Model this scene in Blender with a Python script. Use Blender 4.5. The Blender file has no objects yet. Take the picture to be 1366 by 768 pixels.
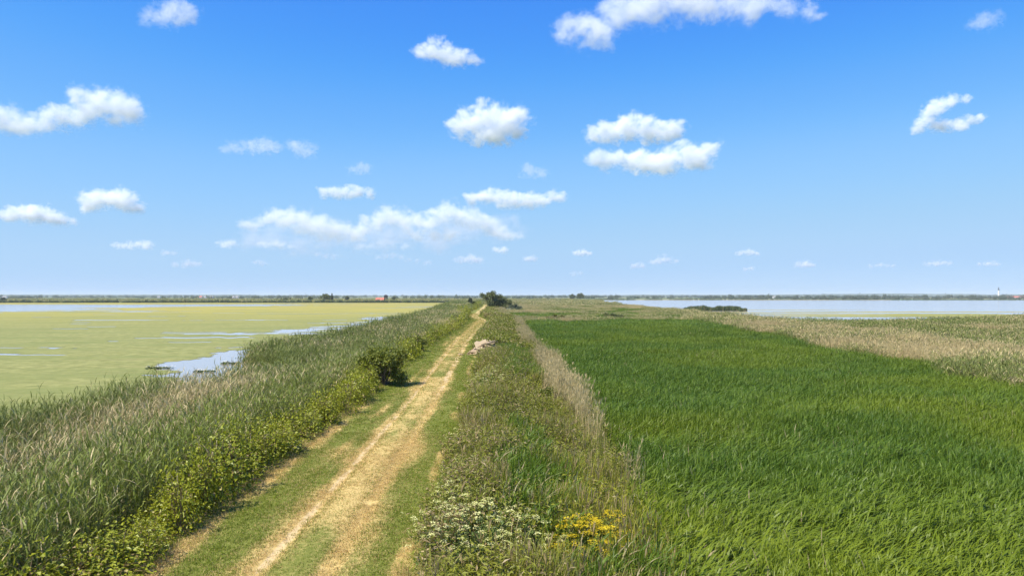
import bpy, bmesh, math, random
import numpy as np
from mathutils import Vector, Matrix

# ------------------------------------------------------------------ camera, sky, sun, exposure
S = bpy.context.scene
COL = S.collection
R = math.radians
CAM_H = 5.5
cam_d = bpy.data.cameras.new('camera')
cam_d.sensor_width = 36.0
cam_d.lens = 26.35
cam_d.clip_start = 0.1
cam_d.clip_end = 120000.0
cam = bpy.data.objects.new('camera', cam_d)
COL.objects.link(cam)
cam.location = (0, 0, CAM_H)
cam.rotation_euler = (R(90.63), 0, 0)
S.camera = cam

SUN_EL, SUN_AZ = 58.0, 238.0            # azimuth clockwise from +Y (the way the track runs)
world = bpy.data.worlds.new('World')
S.world = world
world.use_nodes = True
wn = world.node_tree.nodes
wl = world.node_tree.links
wn.clear()
sky = wn.new('ShaderNodeTexSky')
sky.sky_type = 'NISHITA'
sky.sun_disc = False
sky.sun_elevation = R(SUN_EL)
sky.sun_rotation = R(SUN_AZ)
sky.altitude = 300.0
sky.air_density = 0.6
sky.dust_density = 0.2
sky.ozone_density = 6.0
# the camera's rendering of blue sky: one tone curve for each channel, the same in every direction
low = wn.new('ShaderNodeVectorMath'); low.operation = 'MULTIPLY'; low.inputs[1].default_value = (.1, .1, .1)
cur = wn.new('ShaderNodeRGBCurve')
for ch, pts in enumerate((((0, 0), (.066, .06), (.10, .15), (.15, .28), (.26, .39), (.40, .425), (1, .8)),
                          ((0, 0), (.128, .275), (.187, .42), (.276, .55), (.436, .61), (.60, .625), (1, .85)),
                          ((0, 0), (.15, .62), (.279, .87), (.386, .92), (.52, .93), (.70, .885), (1, .98)))):
    cv = cur.mapping.curves[ch]
    cv.points[0].location = pts[0]; cv.points[1].location = pts[-1]
    for q in pts[1:-1]: cv.points.new(*q)
cur.mapping.extend = 'HORIZONTAL'
cur.mapping.update()
high = wn.new('ShaderNodeVectorMath'); high.operation = 'MULTIPLY'; high.inputs[1].default_value = (6.6, 6.75, 6.7)
bgn = wn.new('ShaderNodeBackground')
bgn.inputs['Strength'].default_value = 0.1
wout = wn.new('ShaderNodeOutputWorld')
wl.new(sky.outputs[0], low.inputs[0])
wl.new(low.outputs[0], cur.inputs['Color'])
wl.new(cur.outputs[0], high.inputs[0])
wl.new(high.outputs[0], bgn.inputs['Color'])
wl.new(bgn.outputs[0], wout.inputs['Surface'])

sd = bpy.data.lights.new('sun', 'SUN')
sd.energy = 4.6
sd.angle = R(0.5)
sd.color = (1.0, 0.94, 0.82)
sun = bpy.data.objects.new('sun', sd)
COL.objects.link(sun)
to_sun = Vector((math.sin(R(SUN_AZ)) * math.cos(R(SUN_EL)), math.cos(R(SUN_AZ)) * math.cos(R(SUN_EL)), math.sin(R(SUN_EL))))
sun.rotation_euler = to_sun.to_track_quat('Z', 'Y').to_euler()
sun.location = to_sun * 80

S.view_settings.view_transform = 'Standard'
S.view_settings.look = 'None'
S.view_settings.gamma = 1.0
S.view_settings.use_curve_mapping = False
S.view_settings.exposure = 0.68
S.render.engine = 'CYCLES'
S.cycles.max_bounces = 14
S.cycles.diffuse_bounces = 3
S.cycles.glossy_bounces = 3
S.cycles.transmission_bounces = 4
S.cycles.transparent_max_bounces = 12
S.cycles.volume_bounces = 12
S.cycles.use_denoising = True
S.cycles.sample_clamp_indirect = 6.0

random.seed(11)
RNG = np.random.default_rng(11)

# ------------------------------------------------------------------ small helpers
def W(px, py, z=0.0):
    """where a ground height z is met along the sight line of a photo pixel (site survey of the photograph)"""
    d = (CAM_H - z) * 1000.0 / (py - 395.0)
    return ((px - 683.0) * d / 1000.0, d)

def hash2(ix, iy, seed):
    h = (ix.astype(np.int64) * 374761393 + iy.astype(np.int64) * 668265263 + seed * 974634777) & 0x7fffffff
    h = ((h ^ (h >> 13)) * 1274126177) & 0x7fffffff
    h = (h ^ (h >> 16)) & 0xffff
    return h / 65535.0

def vnoise(x, y, seed=0):
    x = np.asarray(x, float); y = np.asarray(y, float)
    ix = np.floor(x); iy = np.floor(y)
    fx = x - ix; fy = y - iy
    fx = fx * fx * (3 - 2 * fx); fy = fy * fy * (3 - 2 * fy)
    a = hash2(ix, iy, seed); b = hash2(ix + 1, iy, seed)
    c = hash2(ix, iy + 1, seed); d = hash2(ix + 1, iy + 1, seed)
    return (a * (1 - fx) + b * fx) * (1 - fy) + (c * (1 - fx) + d * fx) * fy

def fbm(x, y, seed=0, octv=4):
    t = 0; a = 0.5; n = 0
    for k in range(octv):
        t = t + a * vnoise(np.asarray(x) * 2 ** k + 17.3 * k, np.asarray(y) * 2 ** k - 9.1 * k, seed + k)
        n += a; a *= 0.5
    return t / n

def sstep(a, b, x):
    t = np.clip((np.asarray(x, float) - a) / (b - a), 0, 1)
    return t * t * (3 - 2 * t)

_cy = np.array([-400, 0, 15, 38, 64, 92, 145, 168, 183, 200, 214, 270, 400, 611, 800, 2000, 40000], float)
_cx = np.array([-4.3, -4.3, -4.35, -4.65, -5.4, -6.2, -6.4, -6.4, -8.1, -9.9, -10.6, -11.3, -14.0, -19.5, -25, -55, -60], float)
_ys = np.arange(-400, 3000, 1.0)
_xs = np.interp(_ys, _cy, _cx)
_xs = np.convolve(np.pad(_xs, 5, mode='edge'), np.ones(11) / 11, mode='valid')
def track_x(y):
    return np.interp(y, _ys, _xs)

_sy = np.array([-400, 0, 15, 31, 40, 46, 56, 60.5, 63, 69, 80, 94, 117, 188, 300, 390, 600, 790], float)
_sx = np.array([-26, -24, -23, -21.3, -19.8, -17.6, -17.5, -18.3, -22.3, -24.0, -25, -22.8, -23, -26, -31, -36, -47, -60], float)
def shore_left(y):
    return np.interp(y, _sy, _sx)
_fy = np.array([-400, 0, 60, 89, 140, 204, 300, 600, 1100], float)
_fx = np.array([33, 33, 32, 34.5, 40, 47, 53, 58, 60], float)
def field_edge(y):
    return np.interp(y, _fy, _fx)
LEFT_FAR, RIGHT_FAR = 785.0, 1350.0
_rx = np.array([59, 75, 100, 126, 220, 500, 1200, 9000], float)      # near shore of the right lake
_ry = np.array([158, 153, 166, 187, 235, 330, 520, 900], float)
_ly = np.array([150, 300, 431, 650, 900, 1360], float)               # its west shore
_lx = np.array([58.5, 63, 70, 78, 104, 165], float)
def in_right_lake(x, y):
    return (x > np.interp(y, _ly, _lx)) & (y > np.interp(x, _rx, _ry)) & (y < RIGHT_FAR)
def in_left_lake(x, y):
    return (x < shore_left(y)) & (y < LEFT_FAR) & (x > -2200)
WATER_Z = -1.5
HX, HY, HZ = -2.55, 70.0, -.08              # the rubble heap
FLOWERS = [(-.85, 15.0, .6), (.2, 15.2, .4), (1.45, 15.2, .5), (2.0, 16.2, .3)]
def off_flowers(x, y):
    k = np.ones(x.shape, bool)
    for a, b, r in FLOWERS: k &= (x - a) ** 2 + ((y - b + .5) / 1.6) ** 2 > r * r
    return k
def off_heap(x, y):
    return (np.abs(x - HX) > 2.1) | (y > HY + .9) | (y < HY - 5.5)
LAND_Z = -1.3

def ground_z(x, y):
    u = x - track_x(y)
    top = np.minimum(1 - sstep(2.9, 9.0, -u), 1 - sstep(2.7, 9.5, u))
    z = LAND_Z * (1 - top)
    z = z + 0.05 * (fbm(x / 2.5, y / 2.5, 5, 3) - 0.5) * (1 - top)
    far = sstep(760, 2000, y)
    z = np.where(y > 760, z + far * 0.6, z)
    lake = in_left_lake(x, y) | in_right_lake(x, y)
    return np.where(lake, -2.3, z)

def link(ob, parent=None):
    COL.objects.link(ob)
    if parent is not None:
        ob.parent = parent
    return ob

def tag(o, label=None, cat=None, group=None, kind=None):
    if label: o['label'] = label
    if cat: o['category'] = cat
    if group: o['group'] = group
    if kind: o['kind'] = kind
    return o

def mesh_from(name, V, F, mat, cols=None, smooth=False, floats=None):
    me = bpy.data.meshes.new(name)
    me.from_pydata(V if isinstance(V, list) else V.tolist(), [], F if isinstance(F, list) else F.tolist())
    if cols is not None:
        a = me.color_attributes.new('vcol', 'FLOAT_COLOR', 'POINT')
        a.data.foreach_set('color', np.asarray(cols, np.float32).ravel())
    for k, v in (floats or {}).items():
        a = me.attributes.new(k, 'FLOAT', 'POINT')
        a.data.foreach_set('value', np.asarray(v, np.float32).ravel())
    if mat is not None:
        me.materials.append(mat)
    if smooth:
        me.polygons.foreach_set('use_smooth', np.ones(len(me.polygons), bool))
    me.update()
    return me

def obj(name, me, parent=None, loc=None, rz=0.0):
    o = bpy.data.objects.new(name, me)
    if loc is not None: o.location = loc
    o.rotation_euler.z = rz
    return link(o, parent)

def empty(name, loc, rz=0.0):
    o = bpy.data.objects.new(name, None)
    o.empty_display_size = 0.3
    o.location = loc; o.rotation_euler.z = rz
    return link(o)

def copy_tree(o, loc, rz, sc=1.0):
    c = o.copy(); COL.objects.link(c)
    c.location = loc; c.rotation_euler.z = rz
    c.scale = (sc, sc, sc) if not isinstance(sc, tuple) else sc
    for ch in list(o.children):
        d = ch.copy(); COL.objects.link(d); d.parent = c
        for g in list(ch.children):
            e = g.copy(); COL.objects.link(e); e.parent = d
    return c

def gz(x, y):
    return float(ground_z(np.array([x]), np.array([y]))[0])

# ------------------------------------------------------------------ materials
class NT:
    """tiny wrapper for writing node graphs"""
    def __init__(self, name):
        self.m = bpy.data.materials.new(name)
        self.m.use_nodes = True
        self.n = self.m.node_tree.nodes; self.l = self.m.node_tree.links
        self.n.clear()
        self.out = self.n.new('ShaderNodeOutputMaterial')
    def _in(self, sock, v):
        if isinstance(v, bpy.types.NodeSocket): self.l.new(v, sock)
        elif isinstance(v, (tuple, list)) and len(v) == 3 and sock.type == 'RGBA': sock.default_value = (*v, 1)
        else: sock.default_value = v
    def math(self, op, a, b=0.0, c=0.0, clamp=False):
        x = self.n.new('ShaderNodeMath'); x.operation = op; x.use_clamp = clamp
        self._in(x.inputs[0], a); self._in(x.inputs[1], b); self._in(x.inputs[2], c)
        return x.outputs[0]
    def vmath(self, op, a, b=(0, 0, 0)):
        x = self.n.new('ShaderNodeVectorMath'); x.operation = op
        self._in(x.inputs[0], a); self._in(x.inputs[1], b)
        return x.outputs['Value'] if op in ('LENGTH', 'DISTANCE', 'DOT_PRODUCT') else x.outputs[0]
    def mix(self, f, a, b, blend='MIX'):
        x = self.n.new('ShaderNodeMix'); x.data_type = 'RGBA'; x.blend_type = blend
        self._in(x.inputs[0], f); self._in(x.inputs[6], a); self._in(x.inputs[7], b)
        return x.outputs[2]
    def noise(self, vec, scale, detail=3.0, rough=0.55, dist=0.0, col=False):
        x = self.n.new('ShaderNodeTexNoise')
        self._in(x.inputs['Vector'], vec); x.inputs['Scale'].default_value = scale
        x.inputs['Detail'].default_value = detail; x.inputs['Roughness'].default_value = rough
        x.inputs['Distortion'].default_value = dist
        return x.outputs[1] if col else x.outputs[0]
    def ramp(self, f, a, b, lo=0.0, hi=1.0):
        x = self.n.new('ShaderNodeMapRange'); x.interpolation_type = 'SMOOTHSTEP'
        self._in(x.inputs[0], f); x.inputs[1].default_value = a; x.inputs[2].default_value = b
        x.inputs[3].default_value = lo; x.inputs[4].default_value = hi
        return x.outputs[0]
    def attr(self, name, kind='GEOMETRY', out='Fac'):
        x = self.n.new('ShaderNodeAttribute'); x.attribute_name = name; x.attribute_type = kind
        return x.outputs[out]
    def pos(self):
        return self.n.new('ShaderNodeNewGeometry').outputs['Position']
    def coord(self, k='Object'):
        return self.n.new('ShaderNodeTexCoord').outputs[k]
    def scale(self, v, s):
        x = self.n.new('ShaderNodeVectorMath'); x.operation = 'MULTIPLY'
        self._in(x.inputs[0], v); x.inputs[1].default_value = s
        return x.outputs[0]
    def sep(self, v):
        x = self.n.new('ShaderNodeSeparateXYZ'); self._in(x.inputs[0], v)
        return x.outputs
    def sepc(self, v):
        x = self.n.new('ShaderNodeSeparateColor'); self._in(x.inputs[0], v)
        return x.outputs
    def bump(self, h, strength=0.3, dist=0.05):
        x = self.n.new('ShaderNodeBump'); self._in(x.inputs['Height'], h)
        x.inputs['Strength'].default_value = strength; x.inputs['Distance'].default_value = dist
        return x.outputs[0]
    def principled(self, col, rough=0.8, spec=0.3, normal=None, **kw):
        x = self.n.new('ShaderNodeBsdfPrincipled')
        self._in(x.inputs['Base Color'], col); self._in(x.inputs['Roughness'], rough)
        self._in(x.inputs['Specular IOR Level'], spec)
        if normal is not None: self.l.new(normal, x.inputs['Normal'])
        for k, v in kw.items(): self._in(x.inputs[k], v)
        return x.outputs[0]
    def translucent(self, col):
        x = self.n.new('ShaderNodeBsdfTranslucent'); self._in(x.inputs[0], col)
        return x.outputs[0]
    def mixsh(self, f, a, b):
        x = self.n.new('ShaderNodeMixShader'); self._in(x.inputs[0], f)
        self.l.new(a, x.inputs[1]); self.l.new(b, x.inputs[2])
        return x.outputs[0]
    def done(self, sh):
        self.l.new(sh, self.out.inputs['Surface']); return self.m

def leaf_material(name, g_a, g_b, g_c, s_a, s_b, stem=None, trans=0.3, rough=0.45, spec=0.35, instancer=True, dry=0.0, stem_col=None):
    """vcol: R = random per leaf, G = second random (dry when below the plant's dryness), B = 1 on stems and dead leaves"""
    t = NT(name)
    c = t.sepc(t.attr('vcol', out='Color'))
    kind = 'INSTANCER'
    if instancer:
        d = t.attr('dry', kind); ti = t.attr('tint', kind)
    else:
        d = dry; ti = 0.5
    g = t.mix(c[0], g_a, g_b)
    g = t.mix(t.math('MULTIPLY', ti, 0.75), g, g_c)
    s = t.mix(c[0], s_a, s_b)
    isdry = t.math('LESS_THAN', c[1], d)
    col = t.mix(isdry, g, s)
    if stem_col is not None:
        col = t.mix(c[2], col, t.mix(isdry, stem_col, s))
    sh = t.principled(col, rough, spec)
    sh = t.mixsh(trans, sh, t.translucent(t.mix(0.35, col, (0.35, 0.40, 0.02), 'MULTIPLY') if False else col))
    return t.done(sh)

M = {}
M['reed'] = leaf_material('reed_leaf', (0.058, 0.090, 0.012), (0.235, 0.265, 0.062), (0.205, 0.250, 0.028),
                          (0.68, 0.545, 0.275), (0.48, 0.38, 0.185), stem_col=(0.26, 0.27, 0.09), trans=0.28, spec=0.22)
M['field'] = leaf_material('field_reed_leaf', (0.050, 0.108, 0.008), (0.162, 0.240, 0.018), (0.262, 0.298, 0.012),
                           (0.46, 0.38, 0.20), (0.35, 0.28, 0.14), stem_col=(0.09, 0.16, 0.02), trans=0.38, spec=0.25, rough=0.45)
M['herb'] = leaf_material('verge_herb_leaf', (0.085, 0.125, 0.012), (0.215, 0.250, 0.034), (0.340, 0.320, 0.024),
                          (0.48, 0.38, 0.18), (0.34, 0.24, 0.11), stem_col=(0.22, 0.20, 0.09), trans=0.3, spec=0.35)
M['bramble'] = leaf_material('bramble_leaf', (0.110, 0.160, 0.010), (0.320, 0.350, 0.022), (0.430, 0.410, 0.018),
                             (0.45, 0.37, 0.12), (0.32, 0.22, 0.09), stem_col=(0.20, 0.14, 0.08), trans=0.3, spec=0.4)
M['grass'] = leaf_material('mown_grass_blade', (0.120, 0.165, 0.014), (0.235, 0.270, 0.034), (0.200, 0.260, 0.014),
                           (0.66, 0.50, 0.21), (0.52, 0.37, 0.135), stem_col=(0.5, 0.4, 0.2), trans=0.25, spec=0.25, rough=0.6)
M['scrub'] = leaf_material('scrub_leaf', (0.040, 0.075, 0.028), (0.075, 0.120, 0.038), (0.100, 0.130, 0.050),
                           (0.40, 0.34, 0.20), (0.30, 0.25, 0.15), stem_col=(0.1, 0.08, 0.05), trans=0.2)

def plain(name, col, rough=0.8, var=0.15, nscale=6.0, spec=0.3, bump=0.0):
    t = NT(name)
    n = t.noise(t.coord('Object'), nscale, 4)
    dark = tuple(c * (1 - var) for c in col); lite = tuple(min(1, c * (1 + var)) for c in col)
    c = t.mix(n, dark, lite)
    nr = t.bump(n, bump, 0.05) if bump else None
    return t.done(t.principled(c, rough, spec, nr))

M['bark'] = plain('bark', (0.16, 0.125, 0.09), 0.9, 0.4, 12, 0.2, 0.5)
M['stalk'] = plain('green_stalk', (0.16, 0.20, 0.07), 0.7, 0.3, 8)

# ------------------------------------------------------------------ the ground, one sheet out to the horizon
def geom_steps(a, b, s0, g):
    r = [a]; s = s0
    while r[-1] < b:
        r.append(r[-1] + s); s *= g
    r[-1] = b
    return r
ypos = np.array(geom_steps(-30, 15000, 0.8, 1.0135))
ypos = np.unique(np.round(np.concatenate([ypos, [LEFT_FAR - 1, LEFT_FAR + 1, RIGHT_FAR - 1, RIGHT_FAR + 1], np.arange(44, 72, 1.0), np.arange(145, 260, 3.0)]), 2))
uu = np.concatenate([-np.array(geom_steps(34, 14000, 2.0, 1.12))[::-1], np.arange(-32, -9, 0.8), np.arange(-9, 10, 0.35), np.arange(10, 60, 2.0),
                     np.array(geom_steps(60, 14000, 2.5, 1.11))])
uu = np.unique(np.round(uu, 3))
YY, UU = np.meshgrid(ypos, uu, indexing='ij')
XX = np.clip(UU + track_x(YY), -14000, 14000)
ZZ = ground_z(XX, YY)
ni, nj = YY.shape
V = np.stack([XX, YY, ZZ], -1).reshape(-1, 3)
idx = np.arange(ni * nj).reshape(ni, nj)
F = np.stack([idx[:-1, :-1], idx[:-1, 1:], idx[1:, 1:], idx[1:, :-1]], -1).reshape(-1, 4)

t = NT('marsh_ground')
p = t.pos()
n1 = t.noise(p, 0.9, 5); n2 = t.noise(p, 0.06, 4)
near = t.mix(n1, (0.10, 0.085, 0.05), (0.17, 0.16, 0.075))
near = t.mix(t.ramp(n2, 0.4, 0.65), near, (0.09, 0.12, 0.04))
# far farmland: long parcels of different crops
pf = t.scale(p, (0.0016, 0.0045, 0.0))
vor = t.n.new('ShaderNodeTexVoronoi'); vor.feature = 'F1'
t.l.new(pf, vor.inputs['Vector']); vor.inputs['Scale'].default_value = 1.0
vc = t.sepc(vor.outputs['Color'])
fa = t.mix(t.ramp(vc[0], 0.35, 0.6), (0.085, 0.130, 0.045), (0.19, 0.20, 0.085))
fa = t.mix(t.ramp(vc[1], 0.72, 0.8), fa, (0.30, 0.26, 0.14))
fa = t.mix(t.ramp(t.noise(p, 0.012, 4), 0.45, 0.7), fa, (0.07, 0.10, 0.04))
far = t.ramp(t.sep(p)[1], 600.0, 900.0)
gc = t.mix(far, near, fa)
M['ground'] = t.done(t.principled(gc, 0.95, 0.1, t.bump(n1, 0.5, 0.1)))
tag(obj('ground', mesh_from('ground', V, F, M['ground'], smooth=True)), 'flat marsh ground and far farmland out to the horizon', 'ground', kind='structure')

# ------------------------------------------------------------------ the two-rut track along the dike
def strip_dry(u, y):
    """0 = fresh green turf, 1 = straw; and how bare the soil is"""
    n = fbm(u / 0.9, y / 2.6, 31, 4); n2 = fbm(u / 2.2, y / 9.0, 37, 3)
    ruts = np.exp(-((np.abs(u) - 0.70) / (0.30 + .06 * sstep(30, 70, y))) ** 2)
    d = 0.49 * np.exp(-(u / 1.75) ** 2)
    d = np.maximum(d, ruts * 0.95)
    d = d + 0.8 * np.exp(-((u + 2.8) / 0.36) ** 2) * (1 - sstep(36, 44, y)) * (.35 + .9 * vnoise(y / 2.2, y * 0 + 5, 45))
    wr = 2.05 + 0.45 * (fbm(y / 5.0, y * 0, 41, 3) - 0.5)
    d = d + 0.85 * np.exp(-((u - wr) / 0.17) ** 2) * sstep(0.42, 0.6, vnoise(y / 3.1, y * 0 + 3, 43))
    d = d + 0.45 * np.exp(-((u + 1.55) / 0.16) ** 2) * sstep(0.45, 0.6, vnoise(y / 4.0, y * 0 + 9, 44))
    d = d - 0.38 * np.exp(-((u - 1.75) / 0.5) ** 2) * (.5 + vnoise(y / 5.0, y * 0 + 7, 48))
    d = d + ((n - 0.5) * 0.85 + (n2 - 0.5) * 0.6) * (1 - .6 * sstep(35, 80, y))
    # sun-scorched patch near by on the right half of the lane
    d = d + 0.22 * np.exp(-((u - 0.8) / 1.0) ** 2) * (1 - sstep(24, 40, y))
    bare = np.exp(-((u + 0.66) / 0.12) ** 2) * 0.85 + np.exp(-((u - 0.68) / 0.2) ** 2) * (0.18 + 0.8 * sstep(30, 55, y))
    bare = bare * sstep(0.20, 0.50, fbm(u / 0.5, y / 1.6, 47, 3)) * 1.3
    bare = bare + sstep(155, 175, y) * np.exp(-(u / 1.3) ** 2) * 0.5
    return np.clip(d, 0, 1), np.clip(bare, 0, 1)

yy = np.array(geom_steps(-30, 760, 0.3, 1.006))
us = np.arange(-3.2, 2.81, 0.1)
YY, UU = np.meshgrid(yy, us, indexing='ij')
dr, ba = strip_dry(UU, YY)
XX = UU + track_x(YY)
ZZ = ground_z(XX, YY) + 0.012 - 0.05 * np.exp(-((np.abs(UU) - 0.66) / 0.22) ** 2) + 0.02 * np.exp(-(UU / 0.4) ** 2) + 0.03 * (fbm(XX / 0.4, YY / 0.4, 51, 3) - 0.5)
ZZ = np.where(np.abs(UU) > 2.45, np.minimum(ZZ, ground_z(XX, YY) + 0.012), ZZ) + 0.06
edge = np.maximum(sstep(2.55, 2.8, UU), sstep(2.85, 3.2, -UU))
ZZ = ZZ - 0.10 * edge
ni, nj = YY.shape
V = np.stack([XX, YY, ZZ], -1).reshape(-1, 3)
idx = np.arange(ni * nj).reshape(ni, nj)
F = np.stack([idx[:-1, :-1], idx[:-1, 1:], idx[1:, 1:], idx[1:, :-1]], -1).reshape(-1, 4)
t = NT('mown_dike_track')
p = t.pos()
fine = t.noise(p, 9.0, 5, 0.65); mid = t.noise(p, 1.7, 4)
dd = t.math('ADD', t.attr('dryness'), t.math('MULTIPLY', t.math('SUBTRACT', fine, 0.5), 0.55))
turf = t.mix(fine, (0.13, 0.145, 0.03), (0.22, 0.225, 0.05))
straw = t.mix(fine, (0.43, 0.31, 0.11), (0.62, 0.46, 0.18))
c = t.mix(t.ramp(dd, 0.25, 0.62), turf, straw)
bb = t.math('ADD', t.attr('bare'), t.math('MULTIPLY', t.math('SUBTRACT', mid, 0.5), 0.6))
soil = t.mix(t.noise(p, 22.0, 3), (0.48, 0.35, 0.165), (0.62, 0.47, 0.25))
c = t.mix(t.ramp(bb, 0.4, 0.75), c, soil)
M['track'] = t.done(t.principled(c, 0.95, 0.1, t.bump(fine, 0.6, 0.04)))
tag(obj('dirt_track', mesh_from('dirt_track', V, F, M['track'], smooth=True, floats={'dryness': dr, 'bare': ba})),
    'mown dike track with two pale bare wheel ruts', 'track', kind='structure')

# ------------------------------------------------------------------ water and floating algae
t = NT('lake_water')
p = t.pos()
w1 = t.noise(t.scale(p, (0.5, 1.3, 1)), 1.2, 3); w2 = t.noise(t.scale(p, (0.3, 0.8, 1)), 6.0, 2)
h = t.math('ADD', w1, t.math('MULTIPLY', w2, 0.4))
wc = t.mix(t.noise(p, 0.02, 3), (0.34, 0.295, 0.25), (0.42, 0.37, 0.32))
M['water'] = t.done(t.principled(wc, 0.10, 0.5, t.bump(h, 0.13, 0.05), IOR=1.33))

def sheet(name, poly, z, mat):
    bm = bmesh.new()
    bm.faces.new([bm.verts.new((x, y, z)) for x, y in poly])
    bmesh.ops.triangulate(bm, faces=bm.faces[:])
    me = bpy.data.meshes.new(name); bm.to_mesh(me); bm.free()
    me.materials.append(mat)
    return obj(name, me)
ly = np.concatenate([np.arange(-20, 90, 4.0), np.arange(100, 780, 30.0), [LEFT_FAR + 3]])
poly = [(-2190, -20)] + [(float(shore_left(y)) + 1.2, float(y)) for y in ly] + [(-2190, LEFT_FAR + 3)]
tag(sheet('lagoon_water', poly, WATER_Z, M['water']), 'calm lagoon water left of the dike', 'water', kind='structure')
rx = [60, 68, 75, 88, 100, 112, 126, 170, 220, 350, 500, 800, 1200, 2500]
poly = [(float(np.interp(y, _ly, _lx)) - 1.5, float(y)) for y in (1353, 900, 650, 431, 300, 220, 160)] + \
       [(x, float(np.interp(x, _rx, _ry)) - 1.5) for x in rx[1:]] + [(2500, 1353)]
tag(sheet('lake_water', poly, WATER_Z, M['water']), 'wide pale lake water right of the marsh', 'water', kind='structure')

POOL = [W(212, 484, -1.5), W(255, 479, -1.5), W(292, 471, -1.5), W(330, 466, -1.5), (-20, 90), (-14, 60), W(325, 520, -1.5), W(215, 519, -1.5),
        W(190, 516, -1.5), W(262, 509, -1.5), W(240, 503, -1.5), W(185, 501, -1.5), W(240, 496, -1.5)]
def inside(poly, x, y):
    r = np.zeros(x.shape, bool); n = len(poly)
    for i in range(n):
        x0, y0 = poly[i]; x1, y1 = poly[(i + 1) % n]
        c = ((y0 > y) != (y1 > y)) & (x < (x1 - x0) * (y - y0) / (y1 - y0 + 1e-9) + x0)
        r ^= c
    return r
def cover_left(x, y):
    c = np.full(x.shape, 0.62)
    jx = x + (fbm(x / 3, y / 3, 61, 3) - 0.5) * 5; jy = y + (fbm(x / 3, y / 3, 62, 3) - 0.5) * 5
    c = np.where(inside(POOL, jx, jy), 0.0, c)
    # strip of open water along the reeds
    s = shore_left(y) - x
    wch = 20 * sstep(112, 150, y) * (1 - sstep(235, 300, y)) * (0.5 + fbm(x / 14, y / 14, 66, 2))
    c = np.where(s < wch, c - 0.5 * (fbm(x / 9, y / 3, 67, 3) > 0.40), c)
    # open water far out
    aa = -x / y
    nb = 325 + (0.68 - aa) * 720 + (fbm(x / 90, y / 40, 63, 4) - .5) * 260
    f = sstep(-12, 12, y - nb) * (1 - sstep(-8, 8, y - 640 - (fbm(x / 120, y / 30, 73, 3) - .5) * 160)) * sstep(0.22, 0.30, aa)
    c = c - 0.62 * f
    st = fbm(x / 55.0, y / 11.0, 64, 4)
    c = c - 0.9 * sstep(0.70, 0.76, st) * sstep(85, 130, y)
    st2 = fbm(x / 30.0, y / 5.0, 69, 3)
    c = c - 0.6 * sstep(0.80, 0.84, st2) * sstep(70, 100, y)
    return c + 0.35 * (fbm(x / 1.5, y / 1.5, 65, 3) - 0.5)
def cover_right(x, y):
    st = fbm(x / 150.0, y / 16.0, 71, 4)
    near = np.exp(-((y - 240) / 90.0) ** 2)
    return 0.12 + 0.4 * (sstep(0.58, 0.72, st) * (0.5 + 0.5 * near)) - 0.12 * sstep(400, 600, y)

def algae(name, cover, y0, y1, s0, g, kx, xlim, member, label):
    ys = np.array(geom_steps(y0, y1, s0, g))
    Vs = []; Fs = []; base = 0; att = []
    for k in range(len(ys) - 1):
        st = (ys[k + 1] - ys[k]) * kx
        a, b = xlim(ys[k])
        xs = np.arange(math.floor(a / st) * st, b, st)
        xc = xs + st / 2; yc = np.full(xc.shape, (ys[k] + ys[k + 1]) / 2)
        keep = (cover(xc, yc) > 0.33) & member(xc, yc)
        xs = xs[keep]
        if not len(xs): continue
        q = np.stack([np.stack([xs, np.full_like(xs, ys[k])], -1), np.stack([xs + st, np.full_like(xs, ys[k])], -1),
                      np.stack([xs + st, np.full_like(xs, ys[k + 1])], -1), np.stack([xs, np.full_like(xs, ys[k + 1])], -1)], 1).reshape(-1, 2)
        Vs.append(q); n = len(xs)
        Fs.append(np.arange(base, base + 4 * n).reshape(-1, 4)); base += 4 * n
    q = np.concatenate(Vs); F = np.concatenate(Fs)
    x, y = q[:, 0], q[:, 1]
    st = np.interp(y, ys[:-1], np.diff(ys))
    xj = x + (vnoise(x / (1.2 * st), y / (2.2 * st), 3) - .5) * st * .8
    yj = y + (vnoise(x / (1.2 * st), y / (2.2 * st), 4) - .5) * st * 1.5
    row = np.repeat(np.concatenate([np.full(len(v) // 4, k_ % 2) for k_, v in enumerate(Vs)]), 4)
    top = np.tile([0, 0, 1, 1], len(q) // 4)
    yj = yj + top * st * .12
    xj = xj + np.tile([-1, 1, 1, -1], len(q) // 4) * st * kx * .03
    z = WATER_Z + 0.012 + 0.004 * row + np.tile([0, 0, .0015, .0015], len(q) // 4)
    return tag(obj(name, mesh_from(name, np.stack([xj, yj, z], -1), F, M['algae'])), label, 'algae', kind='stuff')

t = NT('algae_mat')
p = t.pos()
a1 = t.noise(p, 0.8, 6, 0.7); a2 = t.noise(t.scale(p, (0.4, 1, 1)), 0.05, 4); a3 = t.noise(t.scale(p, (0.25, 1, 1)), 0.18, 4)
c = t.mix(t.ramp(a1, 0.3, 0.7), (0.168, 0.174, 0.036), (0.305, 0.295, 0.088))
c = t.mix(t.math('MULTIPLY', t.ramp(a3, 0.42, 0.66), .75), c, (0.175, 0.195, 0.042))
a4 = t.noise(t.scale(p, (0.18, 1, 1)), 0.35, 5, .65)
c = t.mix(t.math('MULTIPLY', t.ramp(a4, 0.52, 0.72), .7), c, (0.265, 0.235, 0.075))
yv = t.sep(p)[1]
c = t.mix(t.math('MULTIPLY', t.ramp(yv, 110.0, 420.0), t.ramp(a2, 0.25, 0.6)), c, (0.36, 0.305, 0.05))
c = t.mix(t.math('MULTIPLY', t.ramp(yv, 250.0, 700.0), t.ramp(a2, 0.55, 0.68)), c, (0.32, 0.22, 0.075))
M['algae'] = t.done(t.principled(c, 0.75, 0.25, t.bump(a1, 0.5, 0.05)))
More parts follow.
